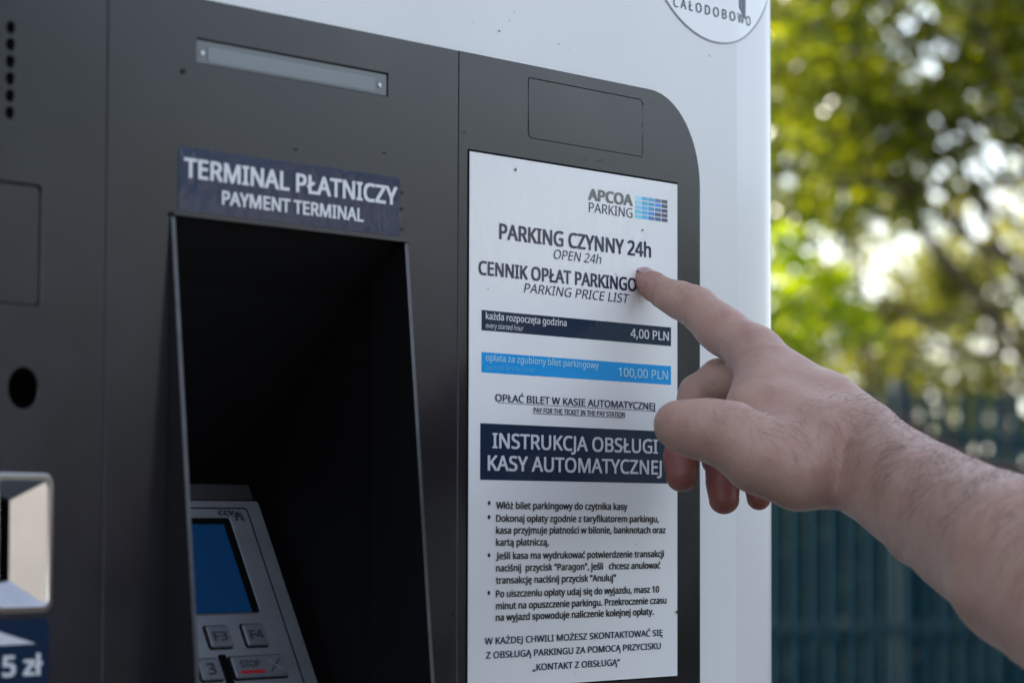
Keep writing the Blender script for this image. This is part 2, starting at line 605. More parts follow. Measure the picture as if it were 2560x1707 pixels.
rb = 0.118
lin = [(0.0, ozt), (0.030, 1.535), (0.075, 1.48), (rb, 1.435), (rb, 1.06)]
V, F = [], []
for (y, z) in lin:
    V += [(ox0, y, z), (ox1, y, z)]
for i in range(len(lin) - 1):
    F.append((2 * i, 2 * i + 1, 2 * i + 3, 2 * i + 2))
# side walls
base = len(V)
for x in (ox0, ox1):
    V += [(x, 0.0, ozt), (x, 0.0, 1.06)] + [(x, y, z) for (y, z) in lin[1:]]
    b0 = base if x == ox0 else base + 2 + len(lin) - 1
    k = len(lin) - 1
    F.append(tuple([b0, b0 + 1] + [b0 + 1 + j for j in range(k, 0, -1)]))
V += [(ox0, 0, 1.06), (ox1, 0, 1.06), (ox1, rb, 1.06), (ox0, rb, 1.06)]
F.append((len(V) - 4, len(V) - 3, len(V) - 2, len(V) - 1))
rec = pydata('payment_recess', V, F, M_black, ps)
for x, s in ((ox0, 1), (ox1, -1)):
    zb = 1.10
    q = []
    zs = [ozt - 0.0005, 1.50, 1.45, 1.40, 1.335, 1.25, zb]
    out = [(x, -PT - prot(z), z) for z in zs]
    tk = 0.0030 * s
    V = []
    for z in zs:
        V += [(x + (0.0001 * s), 0.02, z), (x + tk, 0.02, z), (x + (0.0001 * s), -PT - prot(z), z), (x + tk, -PT - prot(z), z)]
    F = []
    for i in range(len(zs) - 1):
        a, b = 4 * i, 4 * i + 4
        F += [(a, b, b + 2, a + 2), (a + 1, a + 3, b + 3, b + 1)]
    F += [(4 * len(zs) - 4, 4 * len(zs) - 3, 4 * len(zs) - 1, 4 * len(zs) - 2)]
    ck = pydata('recess_cheek', V, F, [M_panel, M_black], ps)
    for p_ in ck.data.polygons:
        p_.material_index = 1 if p_.normal.x * s > 0.9 or abs(p_.center.x - x - tk) < 0.0004 else 0
    Fe = [(4 * i + 2, 4 * i + 6, 4 * i + 7, 4 * i + 3) for i in range(len(zs) - 1)]
    Ve = [(vx, vy - 0.0004, vz) for (vx, vy, vz) in V]
    pydata('trim_edge', Ve, Fe, M_edge, ck)
    if s > 0:
        pass
# top lip of the recess
box('recess_lip', ox0 + 0.0005, ox1 - 0.0005, -0.0045, 0.004, ozt - 0.0012, ozt + 0.0006, M_panel, ps, bev=0.0003)

# card terminal: tilted back about 22 degrees
TX0, TX1 = -0.2345, -0.0645
pA = np.array([0, 0.0965, 1.4265])
pB = np.array([0, 0.0520, 1.3270])
down = (pB - pA) / np.linalg.norm(pB - pA)
nrm = np.array([0, down[2], -down[1]])
nrm = nrm if nrm[1] < 0 else -nrm
# local frame: x = X, y = up the slope, z = out of the face
TM = Matrix(((1, 0, 0, 0), (0, -down[1], nrm[1], pA[1]), (0, -down[2], nrm[2], pA[2]), (0, 0, 0, 1)))
ct = empty('card_terminal', None, None, (0, -0.0023, 0))
ct.parent = ps
TH = 0.200


def inv_t(u, v):
    """where a ray through a pixel meets the terminal's face, in its own x, y"""
    d = c_w + c_r * (u - 1280) / 7875.7 - c_u * (v - 853.5) / 7875.7
    t = ((pA - CAM) @ nrm) / (d @ nrm)
    q = CAM + d * t - pA
    return q[0], -(q @ down)


def quad_t(*pts):
    a = np.array([inv_t(*q) for q in pts])
    return a


plate('terminal_housing', [rrect(TX0, TX1, -TH, 0.0, 0.002)], 0.03, M_bezel, ct, M=TM, off=-0.0302, bev=0.0008)
plate('terminal_hood', [rrect(TX0, TX1 - 0.002, 0.0004, 0.0105, 0.002)], 0.030, M_rubber, ct, M=TM, off=-0.031, bev=0.001)
gx, gy = inv_t(617, 1268.8)
gx2, _ = inv_t(761.4, 1707)
gxm = (gx + gx2) / 2
GX0 = TX0 + TX1 - gxm
plate('terminal_groove', [rrect(GX0, gxm, -TH + 0.006, gy, 0.003), rrect(GX0 + 0.0007, gxm - 0.0007, -TH + 0.0067, gy - 0.0007, 0.0025)], 0.0002, M_groove, ct, M=TM, off=0.0)
sq = quad_t((574, 1297), (648, 1529.7))
fx, fy1, fy0 = (sq[0, 0] + sq[1, 0]) / 2, inv_t(500, 1295)[1], inv_t(560, 1533)[1]
SX0 = TX0 + TX1 - fx
plate('screen_frame', [rrect(SX0, fx, fy0, fy1, 0.002)], 0.0003, M_groove, ct, M=TM)
bx = (inv_t(559, 1312)[0] + inv_t(626.6, 1529)[0]) / 2
by1 = inv_t(500, 1311)[1]
plate('screen', [rrect(SX0 + (fx - bx), bx, fy0 + 0.0004, by1, 0.0)], 0.0002, M_screen, ct, M=TM, off=0.0004)
rim = plate('screen_rim', [rrect(SX0 - 0.0008, fx + 0.0008, fy0 - 0.0004, fy1 + 0.0008, 0.0028), rrect(SX0, fx, fy0, fy1, 0.002)], 0.0007, M_bezel, ct, M=TM, bev=0.0003)
a = inv_t(548, 1287)
b = inv_t(586.6, 1288)
hh = inv_t(566, 1276)[1] - a[1]
lettering('CCV', a[0], b[0], a[1], hh, M_legend, ct, weight=0.03, off=0.0004, M=TM, name='maker_mark')
sx_, sy_ = inv_t(598, 1294.5)
petals = []
for i in range(7):
    an = R_(-20 + i * 36.5)
    ca, sa = math.cos(an), math.sin(an)
    L0, L1, wd = 0.0010, 0.0042, 0.0007
    petals.append([(sx_ + ca * L0 - sa * 0.0002, sy_ + sa * L0 + ca * 0.0002), (sx_ + ca * L0 + sa * 0.0002, sy_ + sa * L0 - ca * 0.0002),
                   (sx_ + ca * L1 * 0.8 + sa * wd, sy_ + sa * L1 * 0.8 - ca * wd), (sx_ + ca * L1, sy_ + sa * L1), (sx_ + ca * L1 * 0.8 - sa * wd, sy_ + sa * L1 * 0.8 + ca * wd)])
plate('maker_mark', petals, 0.0001, M_legend, ct, M=TM, off=0.0003)


def key(pts, legend, wl=0.5, hl=0.42, bar=False):
    a = quad_t(*pts)
    x0, x1 = (a[0, 0] + a[3, 0]) / 2, (a[1, 0] + a[2, 0]) / 2
    y1, y0 = (a[0, 1] + a[1, 1]) / 2, (a[2, 1] + a[3, 1]) / 2
    plate('key_gap', [rrect(x0 - 0.0006, x1 + 0.0006, y0 - 0.0006, y1 + 0.0006, 0.0016)], 0.0002, M_groove, ct, M=TM)
    plate('key', [rrect(x0, x1, y0, y1, 0.0014)], 0.0020, M_key, ct, M=TM, bev=0.0008)
    cx, cy, w, h = (x0 + x1) / 2, (y0 + y1) / 2, x1 - x0, y1 - y0
    if bar:
        lettering(legend, x0 + w * 0.13, x0 + w * 0.50, y0 + h * 0.47, h * 0.30, M_legend, ct, weight=0.01, off=0.0024, M=TM, name='key_legend')
        plate('key_legend', [rrect(x0 + w * 0.10, x0 + w * 0.56, y0 + h * 0.18, y0 + h * 0.34, h * 0.07)], 0.0002, M_red, ct, M=TM, off=0.0019)
        for s in (1, -1):
            c0, c1 = (cx + w * 0.18, cy - s * h * 0.26), (cx + w * 0.40, cy + s * h * 0.30)
            dx, dy = c1[0] - c0[0], c1[1] - c0[1]
            L = math.hypot(dx, dy)
            px, py = -dy / L * 0.00045, dx / L * 0.00045
            plate('key_legend', [[(c0[0] - px, c0[1] - py), (c1[0] - px, c1[1] - py), (c1[0] + px, c1[1] + py), (c0[0] + px, c0[1] + py)]], 0.0002,
                  M_screw if s < 0 else M_legend, ct, M=TM, off=0.0019 + (0.0003 if s < 0 else 0))
    else:
        lettering(legend, cx - w * wl / 2, cx + w * wl / 2, cy - h * hl / 2, h * hl, M_legend, ct, weight=0.02, off=0.0024, M=TM, name='key_legend')
    return x0, x1, y0, y1


f3 = key([(508.8, 1566.3), (565, 1564), (579.3, 1618), (524.8, 1621.6)], 'F3', 0.58, 0.38)
f4 = key([(599.8, 1561.8), (653.4, 1560), (668.6, 1613.6), (615.9, 1617)], 'F4', 0.58, 0.38)
k3 = key([(488, 1648.4), (541.8, 1645.7), (557, 1700), (501.6, 1703.8)], '3', 0.34, 0.50)
kst = key([(569.5, 1642), (701.6, 1637), (718.2, 1691), (587.3, 1698)], 'STOP', bar=True)
plate('slot_mark', [rrect(k3[1] + 0.0020, kst[0] - 0.0012, -TH + 0.03, k3[3] + 0.0022, 0.0012)], 0.0003, M_groove, ct, M=TM)

# notice: A4 sheet behind laminate
nt = plate('price_notice', [rrect(0.0, 0.210, 1.323, 1.620, 0.0004)], 0.0005, M_paper, ps, off=PT)
nt['label'] = 'white laminated price list and instructions sheet'
NO = PT + 0.0005
sh = plate('notice_backing', [rrect(-0.0012, 0.2108, 1.3222, 1.6212, 0.0004)], 0.0003, M_groove, ps, off=PT)


def tl(s, x0, x1, z, cap, m, weight=0.0, shear=0.0, ref=None):
    return lettering(s, x0, x1, z, cap, m, nt, weight, shear, off=NO + 0.0003, ref=ref)


def bar(name, x0, x1, z0, z1, m, off=0.0):
    return plate(name, [rrect(x0, x1, z0, z1, 0.0)], 0.0001, m, nt, off=NO + off)


tl('APCOA', 0.1154, 0.1607, 1.6029, 0.0063, M_inkg, 0.03)
tl('PARKING', 0.1156, 0.1609, 1.5957, 0.0056, M_inkb, -0.008)
cells = [['8ec8dc', '2298c4', '2a8cbc', '2f5f8c', '262c3c'], ['78bccf', '1f95b8', '0887b8', '0078d2', '262c40'],
         ['6cb0d2', '009ccb', '1080b4', '2b6090', '24285a'], ['3fb0cf', '0099c2', '0074c8', '1d3058', '262648'],
         ['60b8cc', '009cc6', '0a60a0', '1c4a7c', '202444']]


def hexc(h):
    return tuple(min(1, 1.35 * (int(h[i:i + 2], 16) / 255) ** 2.2) for i in (0, 2, 4))


gx0, gx1, gz0, gz1 = 0.1635, 0.1993, 1.5957, 1.6096
cw, chh = (gx1 - gx0) / 5, (gz1 - gz0) / 5
for r in range(5):
    for c in range(5):
        m = mat('logo_tile_ink', hexc(cells[r][c]), rough=0.35, coat=1.0, coat_r=0.1)
        bar('logo_tile', gx0 + c * cw + 0.00035, gx0 + (c + 1) * cw - 0.00035, gz1 - (r + 1) * chh + 0.0003, gz1 - r * chh - 0.0003, m)
tl('PARKING CZYNNY 24h', 0.0279, 0.1804, 1.5735, 0.0084, M_inkb, 0.020)
tl('OPEN 24h', 0.0803, 0.1284, 1.5659, 0.0054, M_inkb, -0.004, 0.2)
tl('CENNIK OPŁAT PARKINGOWYCH', 0.0086, 0.1648, 1.5523, 0.0074, M_inkb, 0.020, ref='CENNIK OPŁAT PARKINGO')
tl('PARKING PRICE LIST', 0.0511, 0.1575, 1.5447, 0.0053, M_inkb, -0.004, 0.2)
bar('price_bar', 0.0113, 0.2029, 1.5213, 1.5326, M_navy)
tl('każda rozpoczęta godzina', 0.0151, 0.0928, 1.5277, 0.0037, M_wht, 0.012)
tl('every started hour', 0.0151, 0.0508, 1.5228, 0.0028, M_wht, -0.008, 0.2)
tl('4,00 PLN', 0.1590, 0.2000, 1.5245, 0.0052, M_wht, 0.014)
bar('price_bar', 0.0114, 0.2029, 1.4979, 1.5092, M_blue)
tl('opłata za zgubiony bilet parkingowy', 0.0152, 0.1255, 1.5046, 0.0037, M_lcyan, 0.012)
tl('payment for a lost ticket', 0.0152, 0.0618, 1.4997, 0.0028, M_cyan, -0.006, 0.2)
tl('100,00 PLN', 0.1462, 0.1990, 1.5010, 0.0051, M_lcyan, 0.012)
tl('OPŁAĆ BILET W KASIE AUTOMATYCZNEJ', 0.0243, 0.1849, 1.4823, 0.0040, M_inkb, 0.014)
bar('underline', 0.0269, 0.1867, 1.4813, 1.4816, M_inkb)
tl('PAY FOR THE TICKET IN THE PAY STATION', 0.0608, 0.1529, 1.4770, 0.0029, M_inkb, 0.014)
bar('underline', 0.0607, 0.1529, 1.4763, 1.4766, M_inkb)
bar('heading_block', 0.0105, 0.1986, 1.4384, 1.4697, M_navy)
tl('INSTRUKCJA OBSŁUGI', 0.0218, 0.1878, 1.4563, 0.0081, M_wht, 0.018)
tl('KASY AUTOMATYCZNEJ', 0.0176, 0.1920, 1.4438, 0.0081, M_wht, 0.018)
body_lines = [('Włóż bilet parkingowy do czytnika kasy', 0.1557, 1.4225), ('Dokonaj opłaty zgodnie z taryfikatorem parkingu,', 0.1891, 1.4153),
              ('kasa przyjmuje płatności w bilonie, banknotach oraz', 0.1966, 1.4087), ('kartą płatniczą,', 0.0758, 1.4020),
              ('Jeśli kasa ma wydrukować potwierdzenie transakcji', 0.1948, 1.3945), ('naciśnij  przycisk "Paragon", jeśli   chcesz anulować', 0.1908, 1.3877),
              ('transakcję naciśnij przycisk "Anuluj"', 0.1437, 1.3809), ('Po uiszczeniu opłaty udaj się do wyjazdu, masz 10', 0.1896, 1.3734),
              ('minut na opuszczenie parkingu. Przekroczenie czasu', 0.1975, 1.3667), ('na wyjazd spowoduje naliczenie kolejnej opłaty.', 0.1836, 1.3603)]
for s, x1, z in body_lines:
    tl(s, 0.0255, x1, z, 0.0037, M_ink, 0.023)
for z in (1.4256, 1.4178, 1.3967, 1.3759):
    plate('bullet', [circ(0.0188, z, 0.0012, 14)], 0.0001, M_ink, nt, off=NO + 0.0002)
tl('W KAŻDEJ CHWILI MOŻESZ SKONTAKTOWAĆ SIĘ', 0.0153, 0.1935, 1.3475, 0.0036, M_inkb, 0.016)
tl('Z OBSŁUGĄ PARKINGU ZA POMOCĄ PRZYCISKU', 0.0166, 0.1914, 1.3397, 0.0036, M_inkb, 0.016)
tl('„KONTAKT Z OBSŁUGĄ”', 0.0605, 0.1480, 1.3315, 0.0036, M_inkb, 0.016)


# round sticker on the white front, following the curved corner
sl = [0.0]
for i in range(1, len(RP)):
    sl.append(sl[-1] + math.hypot(RP[i][0] - RP[i - 1][0], RP[i][1] - RP[i - 1][1]))
sl = np.array(sl)
RPa = np.array(RP)
# normals of the profile
tg = np.gradient(RPa, axis=0)
tg /= np.linalg.norm(tg, axis=1)[:, None]


def wrap(a):
    """a: (s, z, off) with s the arc position along the front (X where flat)"""
    s, z, off = a[:, 0], a[:, 1], a[:, 2]
    ss = np.clip(s - XR, 0, sl[-1])
    X = np.where(s <= XR, s, np.interp(ss, sl, RPa[:, 0]))
    Y = np.where(s <= XR, 0, np.interp(ss, sl, RPa[:, 1]))
    tx = np.where(s <= XR, 1, np.interp(ss, sl, tg[:, 0]))
    ty = np.where(s <= XR, 0, np.interp(ss, sl, tg[:, 1]))
    return np.stack([X + ty * off, Y - tx * off, z], 1)


cX, cZ, cR = 0.2558, 1.8035, 0.0908
rings, seg = 24, 96
V, F = [(cX, cZ, 0.0004)], []
for i in range(1, rings + 1):
    for j in range(seg):
        an = 2 * math.pi * j / seg
        V.append((cX + cR * i / rings * math.cos(an), cZ + cR * i / rings * math.sin(an), 0.0004))
for j in range(seg):
    F.append((0, 1 + j, 1 + (j + 1) % seg))
for i in range(rings - 1):
    for j in range(seg):
        a, b = 1 + i * seg, 1 + (i + 1) * seg
        F.append((a + j, b + j, b + (j + 1) % seg, a + (j + 1) % seg))
rs_ = pydata('round_sticker', wrap(np.array(V)), F, M_sticker, ps, True)
V, F = [], []
for j in range(160):
    an = 2 * math.pi * j / 160
    for rr in (cR - 0.0008, cR):
        V.append((cX + rr * math.cos(an), cZ + rr * math.sin(an), 0.0008))
for j in range(160):
    k = (j + 1) % 160
    F.append((2 * j, 2 * j + 1, 2 * k + 1, 2 * k))
pydata('sticker_outline', wrap(np.array(V)), F, M_grey_line, rs_)
lettering('C A Ł O D O B O W O', 0.2085, 0.3010, 1.7290, 0.0058, M_inkb, rs_, weight=0.004, off=0.0008, fn=wrap)
V = [(0.2846, 1.7800, 0.0008), (0.2846, 1.7385, 0.0008), (0.2866, 1.7372, 0.0008), (0.2890, 1.7350, 0.0008), (0.2896, 1.7345, 0.0008), (0.2896, 1.7800, 0.0008),
     (0.2902, 1.7800, 0.0008), (0.2902, 1.7338, 0.0008), (0.2935, 1.7322, 0.0008), (0.2940, 1.7800, 0.0008)]
pydata('icon_mark', wrap(np.array(V)), [(0, 1, 2, 3, 4, 5), (6, 7, 8, 9)], M_inkb, rs_)

# dirt specks
V, F = [], []


def speck(x, z, r, off):
    k = len(V)
    n = 9
    for i in range(n):
        rr = r * random.uniform(0.6, 1.15)
        V.append((x + rr * math.cos(2 * math.pi * i / n), -off, z + rr * 1.15 * math.sin(2 * math.pi * i / n)))
    F.append(tuple(range(k, k + n)))


for x, z, r, off in [(-0.2354, 1.6368, 0.0017, PT), (-0.1488, 1.6066, 0.0009, PT), (-0.0755, 1.6117, 0.0008, PT), (0.0296, 1.6909, 0.0007, 0), (0.0873, 1.6908, 0.0005, 0),
                     (0.0422, 1.6135, 0.0009, NO), (0.1713, 1.5892, 0.0008, NO), (0.249, 1.7035, 0.0005, 0), (0.1425, 1.5610, 0.0005, NO), (0.0165, 1.5445, 0.0005, NO),
                     (0.208, 1.3612, 0.0009, NO), (0.1225, 1.4215, 0.0004, NO), (0.164, 1.402, 0.0004, NO), (-0.0605, 1.5915, 0.001, PT), (-0.0600, 1.5720, 0.0012, PT),
                     (-0.0605, 1.5830, 0.0010, PT), (-0.012, 1.365, 0.0009, PT), (-0.005, 1.63, 0.0006, PT), (0.128, 1.627, 0.0006, PT), (0.112, 1.626, 0.0004, PT)]:
    speck(x, z, r, off + 0.0008)
for _ in range(46):
    x, z = random.uniform(-0.36, 0.28), random.uniform(1.32, 1.74)
    off = NO if (0 < x < 0.21 and 1.323 < z < 1.62) else (PT if z < 1.67 and x < 0.236 else 0)
    if ox0 < x < ox1 and z < ozt:
        continue
    speck(x, z, random.uniform(0.00015, 0.0004), off + 0.0008)
# grime standing in the joint round the cover
for i in range(70):
    side = random.choice('lltrrtb')
    t = random.random() ** 1.3
    if side == 'l':
        x, z = 0.0561, 1.6345 + 0.0325 * t
    elif side == 'r':
        x, z = 0.1727, 1.6345 + 0.032 * t
    elif side == 't':
        x, z = 0.0561 + 0.11 * t, 1.6674
    else:
        x, z = 0.0585 + 0.11 * t, 1.6334
    speck(x, z, random.uniform(0.0002, 0.0005), PT + 0.0004)
sp = pydata('dirt_specks', V, F, M_dirt, ps)
sp['kind'] = 'stuff'

# ------------------------------------------------------------------ person
def skin_mat():
    m = bpy.data.materials.new('skin')
    m.use_nodes = True
    n, l = nodes(m)
    b = n['Principled BSDF']
    at = n.new('ShaderNodeAttribute')
    at.attribute_name = 'redness_shade'
    tc = n.new('ShaderNodeTexCoord')
    t1 = n.new('ShaderNodeTexNoise')
    t1.inputs['Scale'].default_value = 55
    t1.inputs['Detail'].default_value = 5
    t1.inputs['Roughness'].default_value = 0.65
    l.new(tc.outputs['Object'], t1.inputs['Vector'])
    add = n.new('ShaderNodeMath')
    add.operation = 'MULTIPLY_ADD'
    add.inputs[1].default_value = 0.75
    l.new(t1.outputs['Fac'], add.inputs[0])
    l.new(at.outputs['Fac'], add.inputs[2])
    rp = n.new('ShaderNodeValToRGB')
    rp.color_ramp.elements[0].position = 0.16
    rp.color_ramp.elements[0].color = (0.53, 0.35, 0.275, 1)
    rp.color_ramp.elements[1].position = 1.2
    rp.color_ramp.elements[1].color = (0.27, 0.095, 0.075, 1)  # flushed skin, darkened further for the shade on the curled fingers
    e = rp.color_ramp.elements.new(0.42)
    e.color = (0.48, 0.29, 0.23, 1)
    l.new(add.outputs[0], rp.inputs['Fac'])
    # freckles / red spots
    vo = n.new('ShaderNodeTexVoronoi')
    vo.inputs['Scale'].default_value = 60
    l.new(tc.outputs['Object'], vo.inputs['Vector'])
    lt = n.new('ShaderNodeMath')
    lt.operation = 'LESS_THAN'
    lt.inputs[1].default_value = 0.045
    l.new(vo.outputs['Distance'], lt.inputs[0])
    mx = n.new('ShaderNodeMixRGB')
    mx.inputs['Color2'].default_value = (0.30, 0.13, 0.09, 1)
    ml = n.new('ShaderNodeMath')
    ml.operation = 'MULTIPLY'
    ml.inputs[1].default_value = 0.55
    l.new(lt.outputs[0], ml.inputs[0])
    l.new(ml.outputs[0], mx.inputs['Fac'])
    l.new(rp.outputs['Color'], mx.inputs['Color1'])
    l.new(mx.outputs[0], b.inputs['Base Color'])
    b.inputs['Roughness'].default_value = 0.46
    b.inputs['Specular IOR Level'].default_value = 0.42
    b.inputs['Subsurface Weight'].default_value = 0.18
    b.inputs['Subsurface Radius'].default_value = (1.0, 0.35, 0.2)
    b.inputs['Subsurface Scale'].default_value = 0.004
    # creases, pores, tendons
    v2 = n.new('ShaderNodeTexVoronoi')
    v2.feature = 'DISTANCE_TO_EDGE'
    v2.inputs['Scale'].default_value = 620
    l.new(tc.outputs['Object'], v2.inputs['Vector'])
    t3 = n.new('ShaderNodeTexNoise')
    t3.inputs['Scale'].default_value = 150
    t3.inputs['Detail'].default_value = 5
    l.new(tc.outputs['Object'], t3.inputs['Vector'])
    b1 = n.new('ShaderNodeBump')
    b1.inputs['Strength'].default_value = 0.22
    b1.inputs['Distance'].default_value = 0.0004
    l.new(v2.outputs['Distance'], b1.inputs['Height'])
    b2 = n.new('ShaderNodeBump')
    b2.inputs['Strength'].default_value = 0.5
    b2.inputs['Distance'].default_value = 0.0014
    l.new(t3.outputs['Fac'], b2.inputs['Height'])
    l.new(b1.outputs[0], b2.inputs['Normal'])
    l.new(b2.outputs[0], b.inputs['Normal'])
    return m


M_skin = skin_mat()
M_nail = mat('finger_nail', (0.48, 0.30, 0.28), rough=0.25, coat=0.5)
M_hair = mat('body_hair', (0.085, 0.050, 0.032), rough=0.45, spec=0.3)

DD = -0.045


def H(u, v, d, r):
    """joint of the hand: point and radius (given in pixels at its depth)"""
    d = d + DD
    return np.array(W(u, v, d)), r * d / 7875.7


fingers = {
    'index': [H(1612, 702, 1.9240, 32.5), H(1636, 717, 1.917, 35.5), H(1664, 734, 1.906, 37), H(1700, 750, 1.898, 43.5), H(1734, 765, 1.890, 48), H(1756, 784, 1.885, 47.5), H(1790, 811, 1.877, 54),
              H(1815, 830, 1.871, 57), H(1892, 888, 1.852, 62)],
    'middle': [H(1703, 1190, 1.868, 38), H(1700, 1145, 1.874, 41), H(1706, 1085, 1.884, 41), H(1745, 985, 1.892, 43), H(1800, 950, 1.885, 48), H(1915, 940, 1.872, 56)],
    'ring': [H(1811, 1247, 1.886, 38), H(1808, 1205, 1.890, 40), H(1800, 1150, 1.898, 40), H(1825, 1060, 1.905, 42), H(1935, 1000, 1.888, 54)],
    'little': [H(1896, 1243, 1.890, 31), H(1890, 1200, 1.894, 33), H(1890, 1130, 1.902, 34), H(1960, 1060, 1.896, 46)],
}
thumb = [H(1694, 1061, 1.772, 61), H(1735, 1070, 1.770, 67), H(1775, 1076, 1.768, 74), H(1830, 1092, 1.764, 82), H(1900, 1135, 1.762, 95), H(2000, 1180, 1.762, 90), H(2075, 1195, 1.768, 78)]
palm = [
    (H(1892, 888, 1.852, 62), H(2060, 1030, 1.808, 92)),
    (H(2060, 1030, 1.808, 92), H(2152, 1102, 1.785, 96)),
    (H(1915, 955, 1.862, 66), H(2080, 1100, 1.815, 96)),
    (H(1935, 1000, 1.880, 66), H(2100, 1130, 1.825, 96)),
    (H(1960, 1050, 1.885, 60), H(2105, 1165, 1.830, 88)),
    (H(1900, 925, 1.835, 58), H(1905, 1060, 1.800, 72)),
    (H(1930, 1000, 1.815, 95), H(2040, 1130, 1.790, 110)),
    (H(1890, 1030, 1.800, 72), H(2060, 1105, 1.775, 108)),
]
arm = [
    (H(2135, 1082, 1.792, 92), H(2330, 1236, 1.700, 118)),
    (H(2110, 1176, 1.785, 86), H(2310, 1312, 1.700, 98)),
    (H(2120, 1140, 1.815, 90), H(2330, 1272, 1.730, 106)),
    (H(2330, 1236, 1.700, 118), H(2560, 1374, 1.602, 176)),
    (H(2310, 1312, 1.700, 98), H(2560, 1456, 1.602, 168)),
    (H(2330, 1272, 1.730, 106), H(2580, 1425, 1.640, 168)),
    (H(2560, 1374, 1.602, 176), H(2860, 1580, 1.500, 220)),
    (H(2560, 1456, 1.602, 168), H(2860, 1650, 1.500, 215)),
    (H(2860, 1600, 1.500, 240), H(3150, 1760, 1.420, 215)),
]
ELB = H(3150, 1760, 1.420, 215)
SHO = np.array([ELB[0][0] + 0.10, ELB[0][1] - 0.235, ELB[0][2] + 0.13])
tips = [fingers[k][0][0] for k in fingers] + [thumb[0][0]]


def chain(P, js, k=0.004):
    d = None
    for (a, ra), (b, rb_) in zip(js[:-1], js[1:]):
        q = sd_cone(P, a, b, ra, rb_)
        d = q if d is None else smin(d, q, k)
    return d


def grooves(d, P, js):
    """small circular furrows at joints"""
    for c, ax, r in js:
        q = P - c
        t = q @ ax
        rad = np.sqrt(np.maximum((q * q).sum(1) - t * t, 0))
        d = d + 0.0010 * np.exp(-(t / 0.0012) ** 2) * (rad < r * 1.5)
    return d


def unit(v):
    return v / np.linalg.norm(v)


def arm_field(P):
    d = None
    for (a, ra), (b, rb_) in palm:
        q = sd_cone(P, a, b, ra, rb_)
        d = q if d is None else smin(d, q, 0.012)
    for (a, ra), (b, rb_) in arm:
        d = smin(d, sd_cone(P, a, b, ra, rb_), 0.009)
    d = smin(d, sd_cone(P, ELB[0], SHO, ELB[1] * 0.98, 0.052), 0.02)
    th = chain(P, thumb, 0.006)
    root = thumb[4][0]
    dist = np.sqrt(((P - root) ** 2).sum(1))
    k = 0.0015 + 0.016 * np.clip(1.25 - dist / 0.045, 0, 1)
    d = smin(d, th, k)
    for nme, js in fingers.items():
        f = chain(P, js, 0.005)
        if nme == 'index':
            ax = unit(js[4][0] - js[3][0])
            f = grooves(f, P, [(js[2][0], unit(js[3][0] - js[1][0]), js[2][1]), (js[4][0] + ax * 0.001, ax, js[4][1])] +
                        [(js[4][0] + ax * q_ + c_u * 0.03, unit(ax * 0.96 + c_u * 0.15), 0.018) for q_ in (-0.0035, 0.0005, 0.0045)])
            f = grooves(f, P, [])
        else:
            f = grooves(f, P, [(js[1][0] * 0.35 + js[2][0] * 0.65, unit(js[2][0] - js[1][0]), 0.011)])
        root = js[-1][0]
        dist = np.sqrt(((P - root) ** 2).sum(1))
        k = 0.0012 + 0.012 * np.clip(1.3 - dist / (0.036 if nme == 'index' else 0.024), 0, 1)
        d = smin(d, f, k)
    # low relief: tendons and muscle
    d = d + 0.0007 * np.sin(P[:, 0] * 95 + 1.3 * np.sin(P[:, 2] * 70)) * np.sin(P[:, 2] * 80 + P[:, 1] * 60)
    return d


SHW = float(SHO[2])
# the rest of the body, standing in front of the machine just out of the picture
BX, BY = float(SHO[0]) - 0.185, float(SHO[1]) - 0.01
HZ = SHW + 0.225
LSH = np.array([BX - 0.185, BY, SHW])


